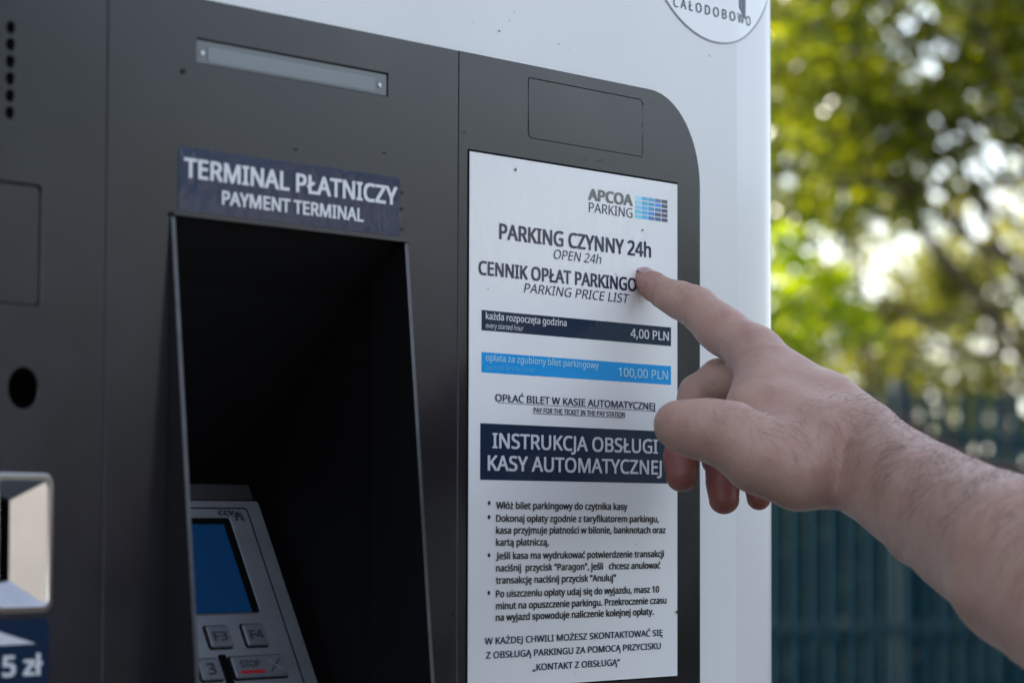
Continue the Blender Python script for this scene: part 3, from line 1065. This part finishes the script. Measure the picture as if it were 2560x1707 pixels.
def body_field(P):
    d = sd_cone(P, ELB[0], SHO, ELB[1] * 0.98, 0.052)
    d = smin(d, sd_cone(P, SHO, (BX, BY, SHW - 0.02), 0.052, 0.075), 0.05)
    d = smin(d, sd_cone(P, LSH, (BX, BY, SHW - 0.02), 0.052, 0.075), 0.05)
    d = smin(d, sd_cone(P, LSH, LSH + (-0.05, 0.0, -0.29), 0.050, 0.040), 0.03)
    d = smin(d, sd_cone(P, LSH + (-0.05, 0, -0.29), LSH + (-0.045, 0.06, -0.54), 0.040, 0.028), 0.02)
    d = smin(d, sd_ell(P, LSH + (-0.045, 0.085, -0.62), (0.022, 0.042, 0.06)), 0.02)
    for i in range(4):
        b0 = LSH + np.array((-0.045, 0.055 + i * 0.018, -0.66))
        d = smin(d, sd_cone(P, b0, b0 + (0.012, 0.012, -0.075 + 0.008 * abs(i - 1.5)), 0.009, 0.007), 0.006)
    t0 = LSH + np.array((-0.03, 0.115, -0.60))
    d = smin(d, sd_cone(P, t0, t0 + (0.014, 0.022, -0.055), 0.011, 0.008), 0.008)
    d = smin(d, sd_ell(P, (BX, BY, SHW - 0.20), (0.155, 0.105, 0.27)), 0.05)
    d = smin(d, sd_ell(P, (BX, BY, SHW - 0.50), (0.160, 0.110, 0.14)), 0.05)
    d = smin(d, sd_cone(P, (BX, BY, SHW), (BX, BY + 0.015, SHW + 0.10), 0.060, 0.055), 0.03)
    d = smin(d, sd_ell(P, (BX, BY + 0.02, HZ), (0.075, 0.095, 0.118)), 0.02)
    d = smin(d, sd_ell(P, (BX, BY + 0.055, HZ - 0.07), (0.045, 0.048, 0.045)), 0.02)
    d = smin(d, sd_cone(P, (BX, BY + 0.108, HZ + 0.01), (BX, BY + 0.130, HZ - 0.025), 0.008, 0.013), 0.010)
    d = smin(d, sd_ell(P, (BX, BY + 0.100, HZ - 0.058), (0.024, 0.012, 0.008)), 0.006)
    for s in (-1, 1):
        d = smin(d, sd_ell(P, (BX + s * 0.076, BY + 0.01, HZ - 0.005), (0.009, 0.018, 0.030)), 0.006)
        d = smin(d, sd_ell(P, (BX + s * 0.032, BY + 0.102, HZ + 0.020), (0.020, 0.010, 0.008)), 0.008)
        d = smin(d, sd_cone(P, (BX + s * 0.09, BY, SHW - 0.56), (BX + s * 0.10, BY + 0.01, 0.62), 0.088, 0.058), 0.04)
        d = smin(d, sd_cone(P, (BX + s * 0.10, BY + 0.01, 0.62), (BX + s * 0.105, BY - 0.01, 0.19), 0.058, 0.040), 0.03)
    return d


def add_person():
    pr = empty('person', 'person in dark blue t-shirt pointing with the right index finger at the price list', 'person', (BX, BY, 0.10))
    off = np.array(pr.location)
    lo = (-0.17, -0.62, 1.24)
    allp = np.array([j[0] for k in fingers for j in fingers[k]] + [j[0] for j in thumb] + [a[0] for pq in palm + arm for a in pq] + [ELB[0]])
    lo = allp.min(0) - 0.05
    hi = allp.max(0) + 0.05
    cut_n = unit(SHO - ELB[0])

    def fa(P):
        d = arm_field(P)
        c = (P - (ELB[0] + cut_n * 0.03)) @ cut_n
        return np.maximum(d, c)
    V1, F1 = mesh_field(fa, lo, hi, 0.0013)

    def fb(P):
        d = body_field(P)
        # starts inside the fine arm mesh at the elbow
        c = ((ELB[0] + cut_n * 0.02) - P) @ cut_n
        near = np.sqrt(((P - ELB[0]) ** 2).sum(1)) < 0.12
        return np.where(near, np.maximum(d, c), d)
    V2, F2 = mesh_field(fb, (BX - 0.36, BY - 0.22, 0.10), (BX + 0.32, BY + 0.30, HZ + 0.16), 0.010)
    V = np.concatenate([V1, V2]) - off
    F = np.concatenate([F1, F2 + len(V1)])
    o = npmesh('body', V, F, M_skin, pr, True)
    # redder finger pads, knuckles; shade on the curled fingers painted in as darker red
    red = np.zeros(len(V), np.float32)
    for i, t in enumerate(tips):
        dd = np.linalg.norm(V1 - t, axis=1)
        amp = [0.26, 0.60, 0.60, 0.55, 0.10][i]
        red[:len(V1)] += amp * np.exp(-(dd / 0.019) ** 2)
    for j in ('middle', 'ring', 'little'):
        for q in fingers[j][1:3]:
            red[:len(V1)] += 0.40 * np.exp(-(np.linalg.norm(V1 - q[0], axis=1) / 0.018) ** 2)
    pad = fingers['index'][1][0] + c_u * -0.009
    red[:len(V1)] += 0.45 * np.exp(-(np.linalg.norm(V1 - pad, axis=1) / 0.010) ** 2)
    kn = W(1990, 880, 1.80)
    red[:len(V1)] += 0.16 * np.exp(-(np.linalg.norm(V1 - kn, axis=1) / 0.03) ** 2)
    at = o.data.attributes.new('redness_shade', 'FLOAT', 'POINT')
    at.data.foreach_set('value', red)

    # nails
    def nail(c0, c1, r, nrm_, wid=0.95, name='fingernail'):
        t = unit(c0 - c1)
        n_ = unit(nrm_ - t * (nrm_ @ t))
        s_ = np.cross(t, n_)
        Vn, Fn = [], []
        nu, nv = 9, 7
        for j in range(nv):
            q = j / (nv - 1)
            along = -0.006 + 0.0125 * q
            for i in range(nu):
                a = (i / (nu - 1) - 0.5) * 2 * wid
                a *= (1 - 0.25 * (q > 0.85))
                rr = (r + 0.0003) * (1.03 if q < 0.7 else 1.01) * math.sqrt(max(0.05, 1 - max(0, along / (r * 1.35)) ** 2))
                Vn.append(c0 + t * along + n_ * rr * math.cos(a) + s_ * rr * math.sin(a) - off)
        for j in range(nv - 1):
            for i in range(nu - 1):
                a = j * nu + i
                Fn.append((a, a + 1, a + nu + 1, a + nu))
        return pydata(name, Vn, Fn, M_nail, pr, True)
    ij = fingers['index']
    nail(ij[0][0], ij[1][0], ij[0][1], c_u * 0.95 + c_w * 0.28 - c_r * 0.05)
    nail(thumb[0][0], thumb[1][0], thumb[0][1], -c_r * 0.2 + c_w * 0.9 - c_u * 0.1)

    # hair on forearm, wrist and back of hand
    me = o.data
    nv1 = len(V1)
    nr = np.zeros(len(me.vertices) * 3, np.float32)
    me.vertices.foreach_get('normal', nr)
    nr = nr.reshape(-1, 3)[:nv1]
    P1 = V1
    wr = W(2100, 1120, 1.745)
    axis = unit(W(2560, 1420, 1.57) - W(2110, 1130, 1.745))
    s = (P1 - wr) @ axis
    dorsal = nr @ unit(c_u * 0.9 + c_w * 0.35 + c_r * 0.25)
    hgt = (P1 - wr) @ c_u
    p = np.clip((s + 0.7 * hgt - 0.008) / 0.035, 0, 1) * np.clip((dorsal + 0.30) / 0.8, 0, 1) ** 1.2
    p *= np.where(s < 0, 0.35, 1.0)
    idx = rng.choice(nv1, size=7500, replace=False, p=p / p.sum())
    Vh, Fh = [], []
    gdir = unit(axis * 0.25 - c_u * 0.9 - c_w * 0.1)
    for i in idx:
        n_ = nr[i]
        base = P1[i] - off
        flow = gdir * (0.55 + 0.5 * rng.random()) + axis * (0.9 * math.sin(s[i] * 38 + dorsal[i] * 3) * 0.35 + 0.25) + rng.normal(0, 0.28, 3)
        flow = unit(flow - n_ * (flow @ n_))
        L = rng.uniform(0.008, 0.020) * (0.6 if s[i] < 0 else 1.0)
        r0 = rng.uniform(0.00004, 0.00008)
        sd = np.cross(flow, n_)
        pts = []
        curl = rng.normal(0, 0.35)
        for k in range(5):
            q = k / 4
            pts.append(base + flow * L * q + n_ * (L * 0.30 * math.sin(q * 2.2)) + sd * (curl * L * q * q))
        k0 = len(Vh)
        for k, c in enumerate(pts):
            r = r0 * (1 - 0.75 * k / 4)
            Vh += [c + n_ * r, c - n_ * r * 0.5 + sd * r * 0.87, c - n_ * r * 0.5 - sd * r * 0.87]
        for k in range(4):
            for e in range(3):
                a, b_ = k0 + 3 * k + e, k0 + 3 * k + (e + 1) % 3
                Fh.append((a, b_, b_ + 3, a + 3))
    hr = npmesh('arm_hair', Vh, Fh, M_hair, pr)
    hr['kind'] = 'stuff'

    # clothes
    Mt = mat('dark_blue_cotton', (0.012, 0.016, 0.035), rough=0.95, noise=0.25, nscale=30, bump=0.5, bscale=60, bdist=0.006)
    Mj = mat('dark_denim', (0.02, 0.026, 0.045), rough=0.9, noise=0.3, nscale=60, bump=0.4, bscale=90, bdist=0.004)

    def shirt(P):
        d = sd_cone(P, SHO, (BX, BY, SHW - 0.02), 0.068, 0.10)
        d = smin(d, sd_cone(P, LSH, (BX, BY, SHW - 0.02), 0.068, 0.10), 0.05)
        d = smin(d, sd_ell(P, (BX, BY, SHW - 0.22), (0.178, 0.128, 0.32)), 0.05)
        d = smin(d, sd_cone(P, (BX - 0.07, BY, SHW - 0.45), (BX + 0.07, BY, SHW - 0.45), 0.122, 0.122), 0.05)
        d = np.maximum(d, SHW - 0.60 - P[:, 2])
        neck = sd_cone(P, (BX, BY + 0.02, SHW + 0.05), (BX, BY + 0.03, SHW + 0.2), 0.075, 0.085)
        d = np.maximum(d, -neck)
        e1 = SHO + (ELB[0] - SHO) * 0.62
        sl = np.maximum(sd_cone(P, SHO, e1, 0.064, 0.072), (P - e1) @ (-cut_n))
        d = smin(d, sl, 0.02)
        e2 = LSH + np.array((-0.035, 0, -0.20))
        sl = np.maximum(sd_cone(P, LSH, e2, 0.064, 0.066), (P - e2) @ unit(e2 - LSH))
        d = smin(d, sl, 0.02)
        return d + 0.004 * np.sin(P[:, 2] * 38 + P[:, 0] * 22) * np.sin(P[:, 0] * 30 + P[:, 1] * 18)

    def trousers(P):
        d = sd_cone(P, (BX - 0.06, BY, SHW - 0.55), (BX + 0.06, BY, SHW - 0.55), 0.118, 0.118)
        for s_ in (-1, 1):
            d = smin(d, sd_cone(P, (BX + s_ * 0.09, BY, SHW - 0.58), (BX + s_ * 0.10, BY + 0.01, 0.62), 0.105, 0.076), 0.03)
            d = smin(d, sd_cone(P, (BX + s_ * 0.10, BY + 0.01, 0.62), (BX + s_ * 0.105, BY - 0.01, 0.17), 0.076, 0.068), 0.03)
        return d + 0.004 * np.sin(P[:, 2] * 30 + P[:, 0] * 12)

    def hair(P):
        d = sd_ell(P, (BX, BY + 0.008, HZ + 0.018), (0.086, 0.106, 0.118))
        face = sd_ell(P, (BX, BY + 0.13, HZ - 0.06), (0.090, 0.095, 0.135))
        d = np.maximum(d, -face)
        d = np.maximum(d, HZ - 0.075 - P[:, 2])
        return d + 0.003 * np.sin(P[:, 0] * 160) * np.sin(P[:, 2] * 110 + P[:, 1] * 90)

    def shoe(s_):
        def f(P):
            d = sd_cone(P, (BX + s_ * 0.105, BY - 0.04, 0.155), (BX + s_ * 0.115, BY + 0.14, 0.135), 0.052, 0.040)
            d = smin(d, sd_cone(P, (BX + s_ * 0.105, BY - 0.02, 0.15), (BX + s_ * 0.105, BY - 0.015, 0.20), 0.05, 0.05), 0.02)
            return np.maximum(d, 0.102 - P[:, 2])
        return f
    V_, F_ = mesh_field(shirt, (BX - 0.38, BY - 0.24, SHW - 0.66), (BX + 0.36, BY + 0.30, SHW + 0.14), 0.009)
    npmesh('t_shirt', V_ - off, F_, Mt, pr, True)
    V_, F_ = mesh_field(trousers, (BX - 0.25, BY - 0.2, 0.05), (BX + 0.25, BY + 0.2, SHW - 0.36), 0.011)
    npmesh('trousers', V_ - off, F_, Mj, pr, True)
    V_, F_ = mesh_field(hair, (BX - 0.12, BY - 0.14, HZ - 0.12), (BX + 0.12, BY + 0.15, HZ + 0.16), 0.006)
    npmesh('hair', V_ - off, F_, M_hair, pr, True)
    Msh = mat('shoe_leather', (0.03, 0.028, 0.026), rough=0.5)
    for s_ in (-1, 1):
        V_, F_ = mesh_field(shoe(s_), (BX + s_ * 0.11 - 0.09, BY - 0.13, 0.06), (BX + s_ * 0.11 + 0.09, BY + 0.22, 0.28), 0.008)
        npmesh('shoe', V_ - off, F_, Msh, pr, True)
        Me = mat('eye', (0.5, 0.5, 0.48), rough=0.1)
        bm = bmesh.new()
        bmesh.ops.create_uvsphere(bm, u_segments=14, v_segments=9, radius=0.012)
        bmesh.ops.translate(bm, verts=bm.verts, vec=Vector((BX + s_ * 0.032, BY + 0.0985, HZ + 0.008)) - Vector(off))
        me_ = bpy.data.meshes.new('eye')
        bm.to_mesh(me_)
        bm.free()
        link_mesh('eye', me_, Me, pr, True)
    return pr


add_person()


# ------------------------------------------------------------------ vegetation
def leaf_mat(name, c1, c2, tr=0.5, rough=0.35):
    m = bpy.data.materials.new(name)
    m.use_nodes = True
    n, l = nodes(m)
    b = n['Principled BSDF']
    out = n['Material Output']
    at = n.new('ShaderNodeAttribute')
    at.attribute_name = 'tone'
    rp = n.new('ShaderNodeValToRGB')
    rp.color_ramp.elements[0].color = (*c1, 1)
    rp.color_ramp.elements[1].color = (*c2, 1)
    l.new(at.outputs['Fac'], rp.inputs['Fac'])
    l.new(rp.outputs['Color'], b.inputs['Base Color'])
    b.inputs['Roughness'].default_value = rough
    b.inputs['Specular IOR Level'].default_value = 0.6
    t = n.new('ShaderNodeBsdfTranslucent')
    g = n.new('ShaderNodeMixRGB')
    g.blend_type = 'MULTIPLY'
    g.inputs['Fac'].default_value = 1
    g.inputs['Color2'].default_value = (2.4, 2.2, 0.55, 1)
    l.new(rp.outputs['Color'], g.inputs['Color1'])
    l.new(g.outputs[0], t.inputs['Color'])
    mx = n.new('ShaderNodeMixShader')
    mx.inputs['Fac'].default_value = tr
    l.new(b.outputs[0], mx.inputs[1])
    l.new(t.outputs[0], mx.inputs[2])
    l.new(mx.outputs[0], out.inputs['Surface'])
    return m


M_bark = mat('tree_bark', (0.10, 0.075, 0.05), rough=0.9, noise=0.4, nscale=14, bump=0.8, bscale=40, bdist=0.02, bstretch=(1, 1, 0.3))


def leaves(name, centers, radii, n, size, m, parent, off, squash=0.8, up=0.5, seed=1):
    g = np.random.default_rng(seed)
    centers = np.asarray(centers)
    radii = np.asarray(radii)
    w = radii ** 2.3
    ci = g.choice(len(centers), n, p=w / w.sum())
    v = g.normal(0, 1, (n, 3))
    v /= np.linalg.norm(v, axis=1)[:, None]
    rad = g.random(n) ** 0.45
    P = centers[ci] + v * (rad * radii[ci])[:, None] * np.array([1, 1, squash])
    # leaf frames
    nn = g.normal(0, 1, (n, 3)) + np.array([0, 0, up * 2])
    nn /= np.linalg.norm(nn, axis=1)[:, None]
    t = g.normal(0, 1, (n, 3)) + np.array([0, 0, -0.7])
    t -= nn * (t * nn).sum(1)[:, None]
    t /= np.linalg.norm(t, axis=1)[:, None]
    b = np.cross(nn, t)
    L = size * g.uniform(0.6, 1.3, n)[:, None]
    Wd = L * 0.33
    fold = nn * L * 0.10
    V = np.stack([P - t * L * 0.5, P + b * Wd - t * L * 0.12 + fold, P + t * L * 0.5, P - b * Wd - t * L * 0.12 + fold], 1).reshape(-1, 3)
    k = np.arange(n)[:, None] * 4
    F = np.concatenate([k + [[0, 1, 2]], k + [[0, 2, 3]]], 1).reshape(-1, 3)
    o = npmesh(name, V - off, F, m, parent)
    tone = np.clip(g.normal(0.40, 0.30, n), 0, 1)
    a = o.data.attributes.new('tone', 'FLOAT', 'POINT')
    a.data.foreach_set('value', np.repeat(tone, 4).astype(np.float32))
    o['kind'] = 'stuff'
    return o


def tube(V, F, pts, rs, n=7):
    k0 = len(V)
    for i, (p, r) in enumerate(zip(pts, rs)):
        d = unit(np.asarray(pts[min(i + 1, len(pts) - 1)]) - np.asarray(pts[max(i - 1, 0)]))
        a = unit(np.cross(d, [0.3, 0.9, 0.2]))
        b = np.cross(d, a)
        for j in range(n):
            an = 2 * math.pi * j / n
            V.append(np.asarray(p) + (a * math.cos(an) + b * math.sin(an)) * r)
    for i in range(len(pts) - 1):
        for j in range(n):
            F.append((k0 + i * n + j, k0 + i * n + (j + 1) % n, k0 + (i + 1) * n + (j + 1) % n, k0 + (i + 1) * n + j))


def tree(name, label, base, height, crown_c, crown_r, n_clump, clump_r, n_leaf, size, m, group, seed, bias=None, extra=None, squash=0.8):
    g = np.random.default_rng(seed)
    base = np.asarray(base, float)
    t = empty(name, label, 'tree', tuple(base), group)
    crown_c = np.asarray(crown_c, float)
    cr = np.asarray(crown_r, float)
    cen, rad = [], []
    for _ in range(n_clump):
        v = g.normal(0, 1, 3)
        v /= np.linalg.norm(v)
        cen.append(crown_c + v * cr * g.random() ** 0.45)
        rad.append(clump_r * g.uniform(0.6, 1.3))
    if extra:
        for c, r in extra:
            cen.append(np.asarray(c))
            rad.append(r)
    V, F = [], []
    top = crown_c + (0, 0, cr[2] * 0.4)
    pts = [base + (top - base) * q + np.array([math.sin(q * 5 + seed), math.cos(q * 4 + seed), 0]) * 0.06 * height * q * (1 - q) for q in np.linspace(0, 1, 7)]
    r0 = height * 0.022
    tube(V, F, pts, [r0 * (1.25 - q) for q in np.linspace(0, 1, 7)], 9)
    tr = pydata('trunk', np.array(V) - base, F, M_bark, t, True)
    V, F = [], []
    for c in cen[::2]:
        q = g.uniform(0.35, 0.95)
        s = np.asarray(pts[int(q * 6)])
        mid_ = (s + c) / 2 + np.array([0, 0, -0.08 * np.linalg.norm(c - s)])
        tube(V, F, [s, mid_, c], [r0 * 0.16, r0 * 0.10, r0 * 0.04], 5)
    br = pydata('branches', np.array(V) - base, F, M_bark, t, True)
    leaves('crown', cen, rad, n_leaf, size, m, t, base, squash=squash, seed=seed + 50)
    return t


def B(u, v, d):
    return W(u, v, d)


M_leafA = leaf_mat('leaf_fresh_green', (0.012, 0.032, 0.007), (0.24, 0.27, 0.012), 0.5, 0.3)
M_leafB = leaf_mat('leaf_autumn_yellow_green', (0.08, 0.11, 0.015), (0.30, 0.27, 0.05), 0.55, 0.3)
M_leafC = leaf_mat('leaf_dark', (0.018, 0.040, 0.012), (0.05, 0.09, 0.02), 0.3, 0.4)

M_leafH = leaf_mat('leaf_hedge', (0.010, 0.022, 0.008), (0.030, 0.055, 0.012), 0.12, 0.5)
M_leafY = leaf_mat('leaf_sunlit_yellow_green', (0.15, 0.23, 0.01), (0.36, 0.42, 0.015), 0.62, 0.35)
M_leafS = leaf_mat('leaf_shrub', (0.06, 0.08, 0.015), (0.20, 0.20, 0.05), 0.45, 0.5)

# tree whose low branches hang over the fence; a denser dark one behind it; lit ones beyond
fd = 11.5
gA = B(2950, 1324, 13.2)
g_ = np.random.default_rng(4)
ex = []
for _ in range(46):                     # boughs filling the upper right, thinning out towards the gap
    u_, v_ = g_.uniform(1850, 2640), g_.uniform(-250, 560)
    if v_ > 760 - (u_ - 1900) * 0.75:
        continue
    ex.append((B(u_, v_, g_.uniform(12.3, 13.6)), g_.uniform(0.20, 0.34)))
for u_, v_, r_ in [(1920, 600, .16), (1990, 690, .15), (1900, 740, .16), (1960, 800, .12), (2050, 560, .15), (1930, 430, .2), (2060, 700, .12)]:
    ex.append((B(u_, v_, 12.2), r_))
tree('roadside_tree', 'leafy green tree with low branches hanging over the fence', (gA[0], gA[1], 0), 7.0, B(2900, -350, 13.2), (2.4, 2.0, 0.9), 60, 0.34, 19000, 0.075,
     M_leafA, None, 3, extra=ex)
# an outer bough of yellower leaves that catches the sun
gH = B(1500, 1324, 11.2)
tree('young_tree', 'young tree whose sunlit yellow green bough hangs lowest over the fence', (gH[0], gH[1], 0), 3.6, B(1600, 760, 11.3), (0.55, 0.5, 0.5), 22, 0.16, 3600, 0.070,
     M_leafY, None, 13, extra=[(B(1960, 730, 11.3), 0.09), (B(2020, 760, 11.2), 0.10), (B(2090, 770, 11.3), 0.09), (B(2150, 800, 11.2), 0.08), (B(2120, 840, 11.2), 0.06),
                               (B(2060, 800, 11.3), 0.08), (B(1980, 660, 11.4), 0.09), (B(2200, 850, 11.2), 0.05), (B(1950, 590, 11.4), 0.08), (B(2090, 700, 11.3), 0.07)])
gB = B(1650, 1324, 20)
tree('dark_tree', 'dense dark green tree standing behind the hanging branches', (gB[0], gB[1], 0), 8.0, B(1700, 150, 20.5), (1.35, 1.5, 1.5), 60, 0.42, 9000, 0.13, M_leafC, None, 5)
gC = B(3050, 1324, 22)
tree('yellowing_tree', 'tall tree with yellow green leaves at the right edge', (gC[0], gC[1], 0), 7.5, B(3010, 380, 22), (1.8, 1.7, 2.0), 90, 0.36, 8000, 0.10, M_leafB, None, 8)
gD = B(2290, 1324, 34)
tree('small_tree', 'small olive brown tree in the gap above the fence', (gD[0], gD[1], 0), 3.6, B(2290, 800, 34), (1.5, 1.4, 0.75), 30, 0.32, 4200, 0.13, M_leafS, None, 9)
gE = B(2420, 1324, 46)
tree('far_tree', 'thin pale tree farthest away in the bright gap', (gE[0], gE[1], 0), 6.0, B(2380, 560, 46), (2.6, 2.2, 1.7), 60, 0.38, 2200, 0.16, M_leafB, None, 19)
# hedge behind the fence
hc = [B(u, 1324, 13.0) * np.array([1, 1, 0]) + np.array([0, 0, z]) for u in range(1200, 3800, 110) for z in (0.3, 0.75, 1.15, 1.45)]
for i, (a, d, hh_) in enumerate([(-24, 8.5, 9.0), (-4, 9.5, 9.5), (13, 9.0, 9.0)]):  # unseen trees, added to keep sun off the ground below the arm
    x_, y_ = math.sin(R_(a)) * d, math.cos(R_(a)) * d
    tree('added_shade_tree', ['added unseen shade tree behind the left end of the machine', 'tallest added unseen shade tree right behind the machine', 'added unseen shade tree behind the machine nearest the fence'][i],
         (x_, y_, 0), hh_, (x_, y_, 6.0), (2.2, 2.0, 2.4), 60, 0.6, 9000, 0.16, M_leafC, 'added unseen shade trees behind the machine', 60 + i)
# shrubs in the gap
hc = [B(u, 1324, 16.5) * np.array([1, 1, 0]) + np.array([0, 0, z]) for u in range(1500, 3400, 110) for z in (0.5, 1.2, 1.75, 2.15)]
sg = empty('shrub_row', 'row of olive green shrubs between the fence and the far trees', 'shrubs', (hc[10][0], hc[10][1], 0))
leaves('foliage', hc, [0.42] * len(hc), 11000, 0.09, M_leafS, sg, np.array([hc[10][0], hc[10][1], 0]), seed=79)
V, F = [], []
for h in hc[::3]:
    tube(V, F, [h * [1, 1, 0], h + (0, 0, 0.3), h + (0.05, 0.05, 1.0)], [0.02, 0.015, 0.008], 5)
pydata('stems', np.array(V) - (hc[10][0], hc[10][1], 0), F, M_bark, sg)
hc = [B(u, 1324, 13.0) * np.array([1, 1, 0]) + np.array([0, 0, z]) for u in range(1200, 3800, 110) for z in (0.3, 0.75, 1.15, 1.45)]
hg = empty('hedge', 'dark shaded hedge growing close behind the teal fence', 'hedge', (hc[10][0], hc[10][1], 0))
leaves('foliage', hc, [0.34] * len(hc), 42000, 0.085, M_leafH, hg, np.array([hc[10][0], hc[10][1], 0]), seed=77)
V, F = [], []
for h in hc[::3]:
    tube(V, F, [h * [1, 1, 0], h + (0, 0, 0.3), h + (0.05, 0.05, 0.8)], [0.02, 0.015, 0.008], 5)
pydata('stems', np.array(V) - (hc[10][0], hc[10][1], 0), F, M_bark, hg)

# ------------------------------------------------------------------ fence
M_fence = mat('teal_painted_steel', (0.006, 0.042, 0.060), rough=0.7, spec=0.15, noise=0.15, nscale=8)
M_fence2 = mat('dark_green_painted_steel', (0.008, 0.022, 0.018), rough=0.5, noise=0.15, nscale=8)
f0 = B(1000, 1324, 11.0)
f1 = B(3600, 1324, 12.6)
fdir = unit((f1 - f0) * [1, 1, 0])
fn_ = np.array([-fdir[1], fdir[0], 0])
fence = empty('slat_fence', 'tall teal fence of narrow upright slats behind the machine', 'fence', (f0[0], f0[1], 0))
fence.rotation_euler = (0, 0, math.atan2(fdir[1], fdir[0]))
FH, pitch, nsl = 1.90, 0.078, 110
bm = bmesh.new()
box_mesh(bm, -0.019, 0.019, -0.008, 0.008, 0.06, FH, 0.003)
me = bpy.data.meshes.new('slat')
bm.to_mesh(me)
bm.free()
me.materials.append(M_fence)
for i in range(nsl):
    o = bpy.data.objects.new('slat', me)
    col.objects.link(o)
    o.parent = fence
    o.location = (i * pitch + 0.05, 0, random.uniform(-0.01, 0.01))
    o.rotation_euler = (0, 0, random.uniform(-0.12, 0.12))
for z in (0.3, 1.0, 1.7):
    box('rail', 0, nsl * pitch, 0.013, 0.043, z, z + 0.04, M_fence2, fence)
for i in range(0, 5):
    box('post', i * 2.0 - 0.03 + 0.011, i * 2.0 + 0.03 + 0.011, 0.048, 0.108, 0.0, FH + 0.05, M_fence2, fence)

# ------------------------------------------------------------------ far house beyond the fence and buildings round the car park
M_cream = mat('cream_render', (0.40, 0.40, 0.36), rough=0.9, noise=0.08, nscale=1.5, bump=0.2, bscale=40, bdist=0.01)
M_tan = mat('tan_render', (0.50, 0.42, 0.33), rough=0.9, noise=0.08, nscale=1.5, bump=0.2, bscale=40, bdist=0.01)
M_roof = mat('roof_tiles', (0.13, 0.13, 0.125), rough=0.8, noise=0.2, nscale=4)
M_glass = mat('window_glass', (0.02, 0.025, 0.03), rough=0.05, spec=0.8)
M_frame = mat('white_window_frame', (0.7, 0.7, 0.7), rough=0.5)


def house(name, label, c, ang, wdt, dep_, h, m, nw, floors, roof_h=1.6):
    t = empty(name, label, 'building', (c[0], c[1], 0))
    t.rotation_euler = (0, 0, ang)
    box('wall', -wdt / 2, wdt / 2, 0, dep_, 0, h, m, t)
    V = [(-wdt / 2 - .3, -.3, h), (wdt / 2 + .3, -.3, h), (wdt / 2 + .3, dep_ + .3, h), (-wdt / 2 - .3, dep_ + .3, h), (-wdt / 2 - .3, dep_ / 2, h + roof_h), (wdt / 2 + .3, dep_ / 2, h + roof_h)]
    pydata('roof', V, [(0, 1, 5, 4), (2, 3, 4, 5), (0, 4, 3), (1, 2, 5), (0, 3, 2, 1)], M_roof, t)
    for f in range(floors):
        for i in range(nw):
            x = -wdt / 2 + wdt * (i + 0.5) / nw
            z = 0.9 + f * 2.8
            w = box('window', x - 0.6, x + 0.6, -0.06, 0.03, z, z + 1.4, M_frame, t)
            box('pane', x - 0.52, x - 0.04, -0.075, -0.062, z + 0.08, z + 1.32, M_glass, w)
            box('pane', x + 0.04, x + 0.52, -0.075, -0.062, z + 0.08, z + 1.32, M_glass, w)
    return t


def az(a, d):
    return (math.sin(R_(a)) * d, math.cos(R_(a)) * d)


# behind the photographer (mirrored in the panels and the coin slot)
x_, y_ = az(129.2, 46)
house('tan_building', 'narrow tan two storey building across the car park', (x_, y_), R_(-129.2), 6.4, 8, 7.1, M_tan, 3, 2, 0.8)
x_, y_ = az(234, 26)
house('cream_building', 'cream building behind the photographer facing the machine', (x_, y_), R_(-234), 16, 8, 5.6, mat('beige_render', (0.25, 0.23, 0.20), rough=0.9, noise=0.2, nscale=0.6), 6, 2, 1.8)
for i, (a, d, hh_, w_) in enumerate([(137.6, 30, 9.0, 2.2), (121.6, 34, 5.2, 2.0), (147, 33, 9.0, 2.6), (110, 30, 6.0, 2.6)]):
    x_, y_ = az(a, d)
    tree('parking_tree', ['broad dark tree left of the tan building', 'rounded dark tree right of the tan building', 'tallest dark tree across the car park',
                          'dark tree farthest right across the car park'][i], (x_, y_, 0), hh_, (x_, y_, hh_ * 0.62), (w_, w_, hh_ * 0.40), 60, 0.75, 9000, 0.22, M_leafH,
         'trees across the car park', 20 + i)

hc = [np.array([*az(a, 13.0), z]) for a in np.arange(108, 150, 2.0) for z in (0.35, 0.95, 1.55, 2.05)]
o_ = np.array([hc[8][0], hc[8][1], 0])
hg = empty('hedge', 'tall dark hedge across the car park in front of the tan building', 'hedge', tuple(o_))
leaves('foliage', hc, [0.42] * len(hc), 30000, 0.10, M_leafH, hg, o_, seed=78)
V, F = [], []
for h in hc[::4]:
    tube(V, F, [h * [1, 1, 0], h + (0, 0, 0.2), h + (0.05, 0.05, 0.6)], [0.02, 0.015, 0.008], 5)
pydata('stems', np.array(V) - o_, F, M_bark, hg)

x_, y_ = az(128.2, 24)
tree('slender_tree', 'slender upright dark tree in front of the tan building', (x_, y_, 0), 5.4, (x_, y_, 3.1), (0.36, 0.36, 1.9), 40, 0.24, 8000, 0.12, M_leafH, None, 40)
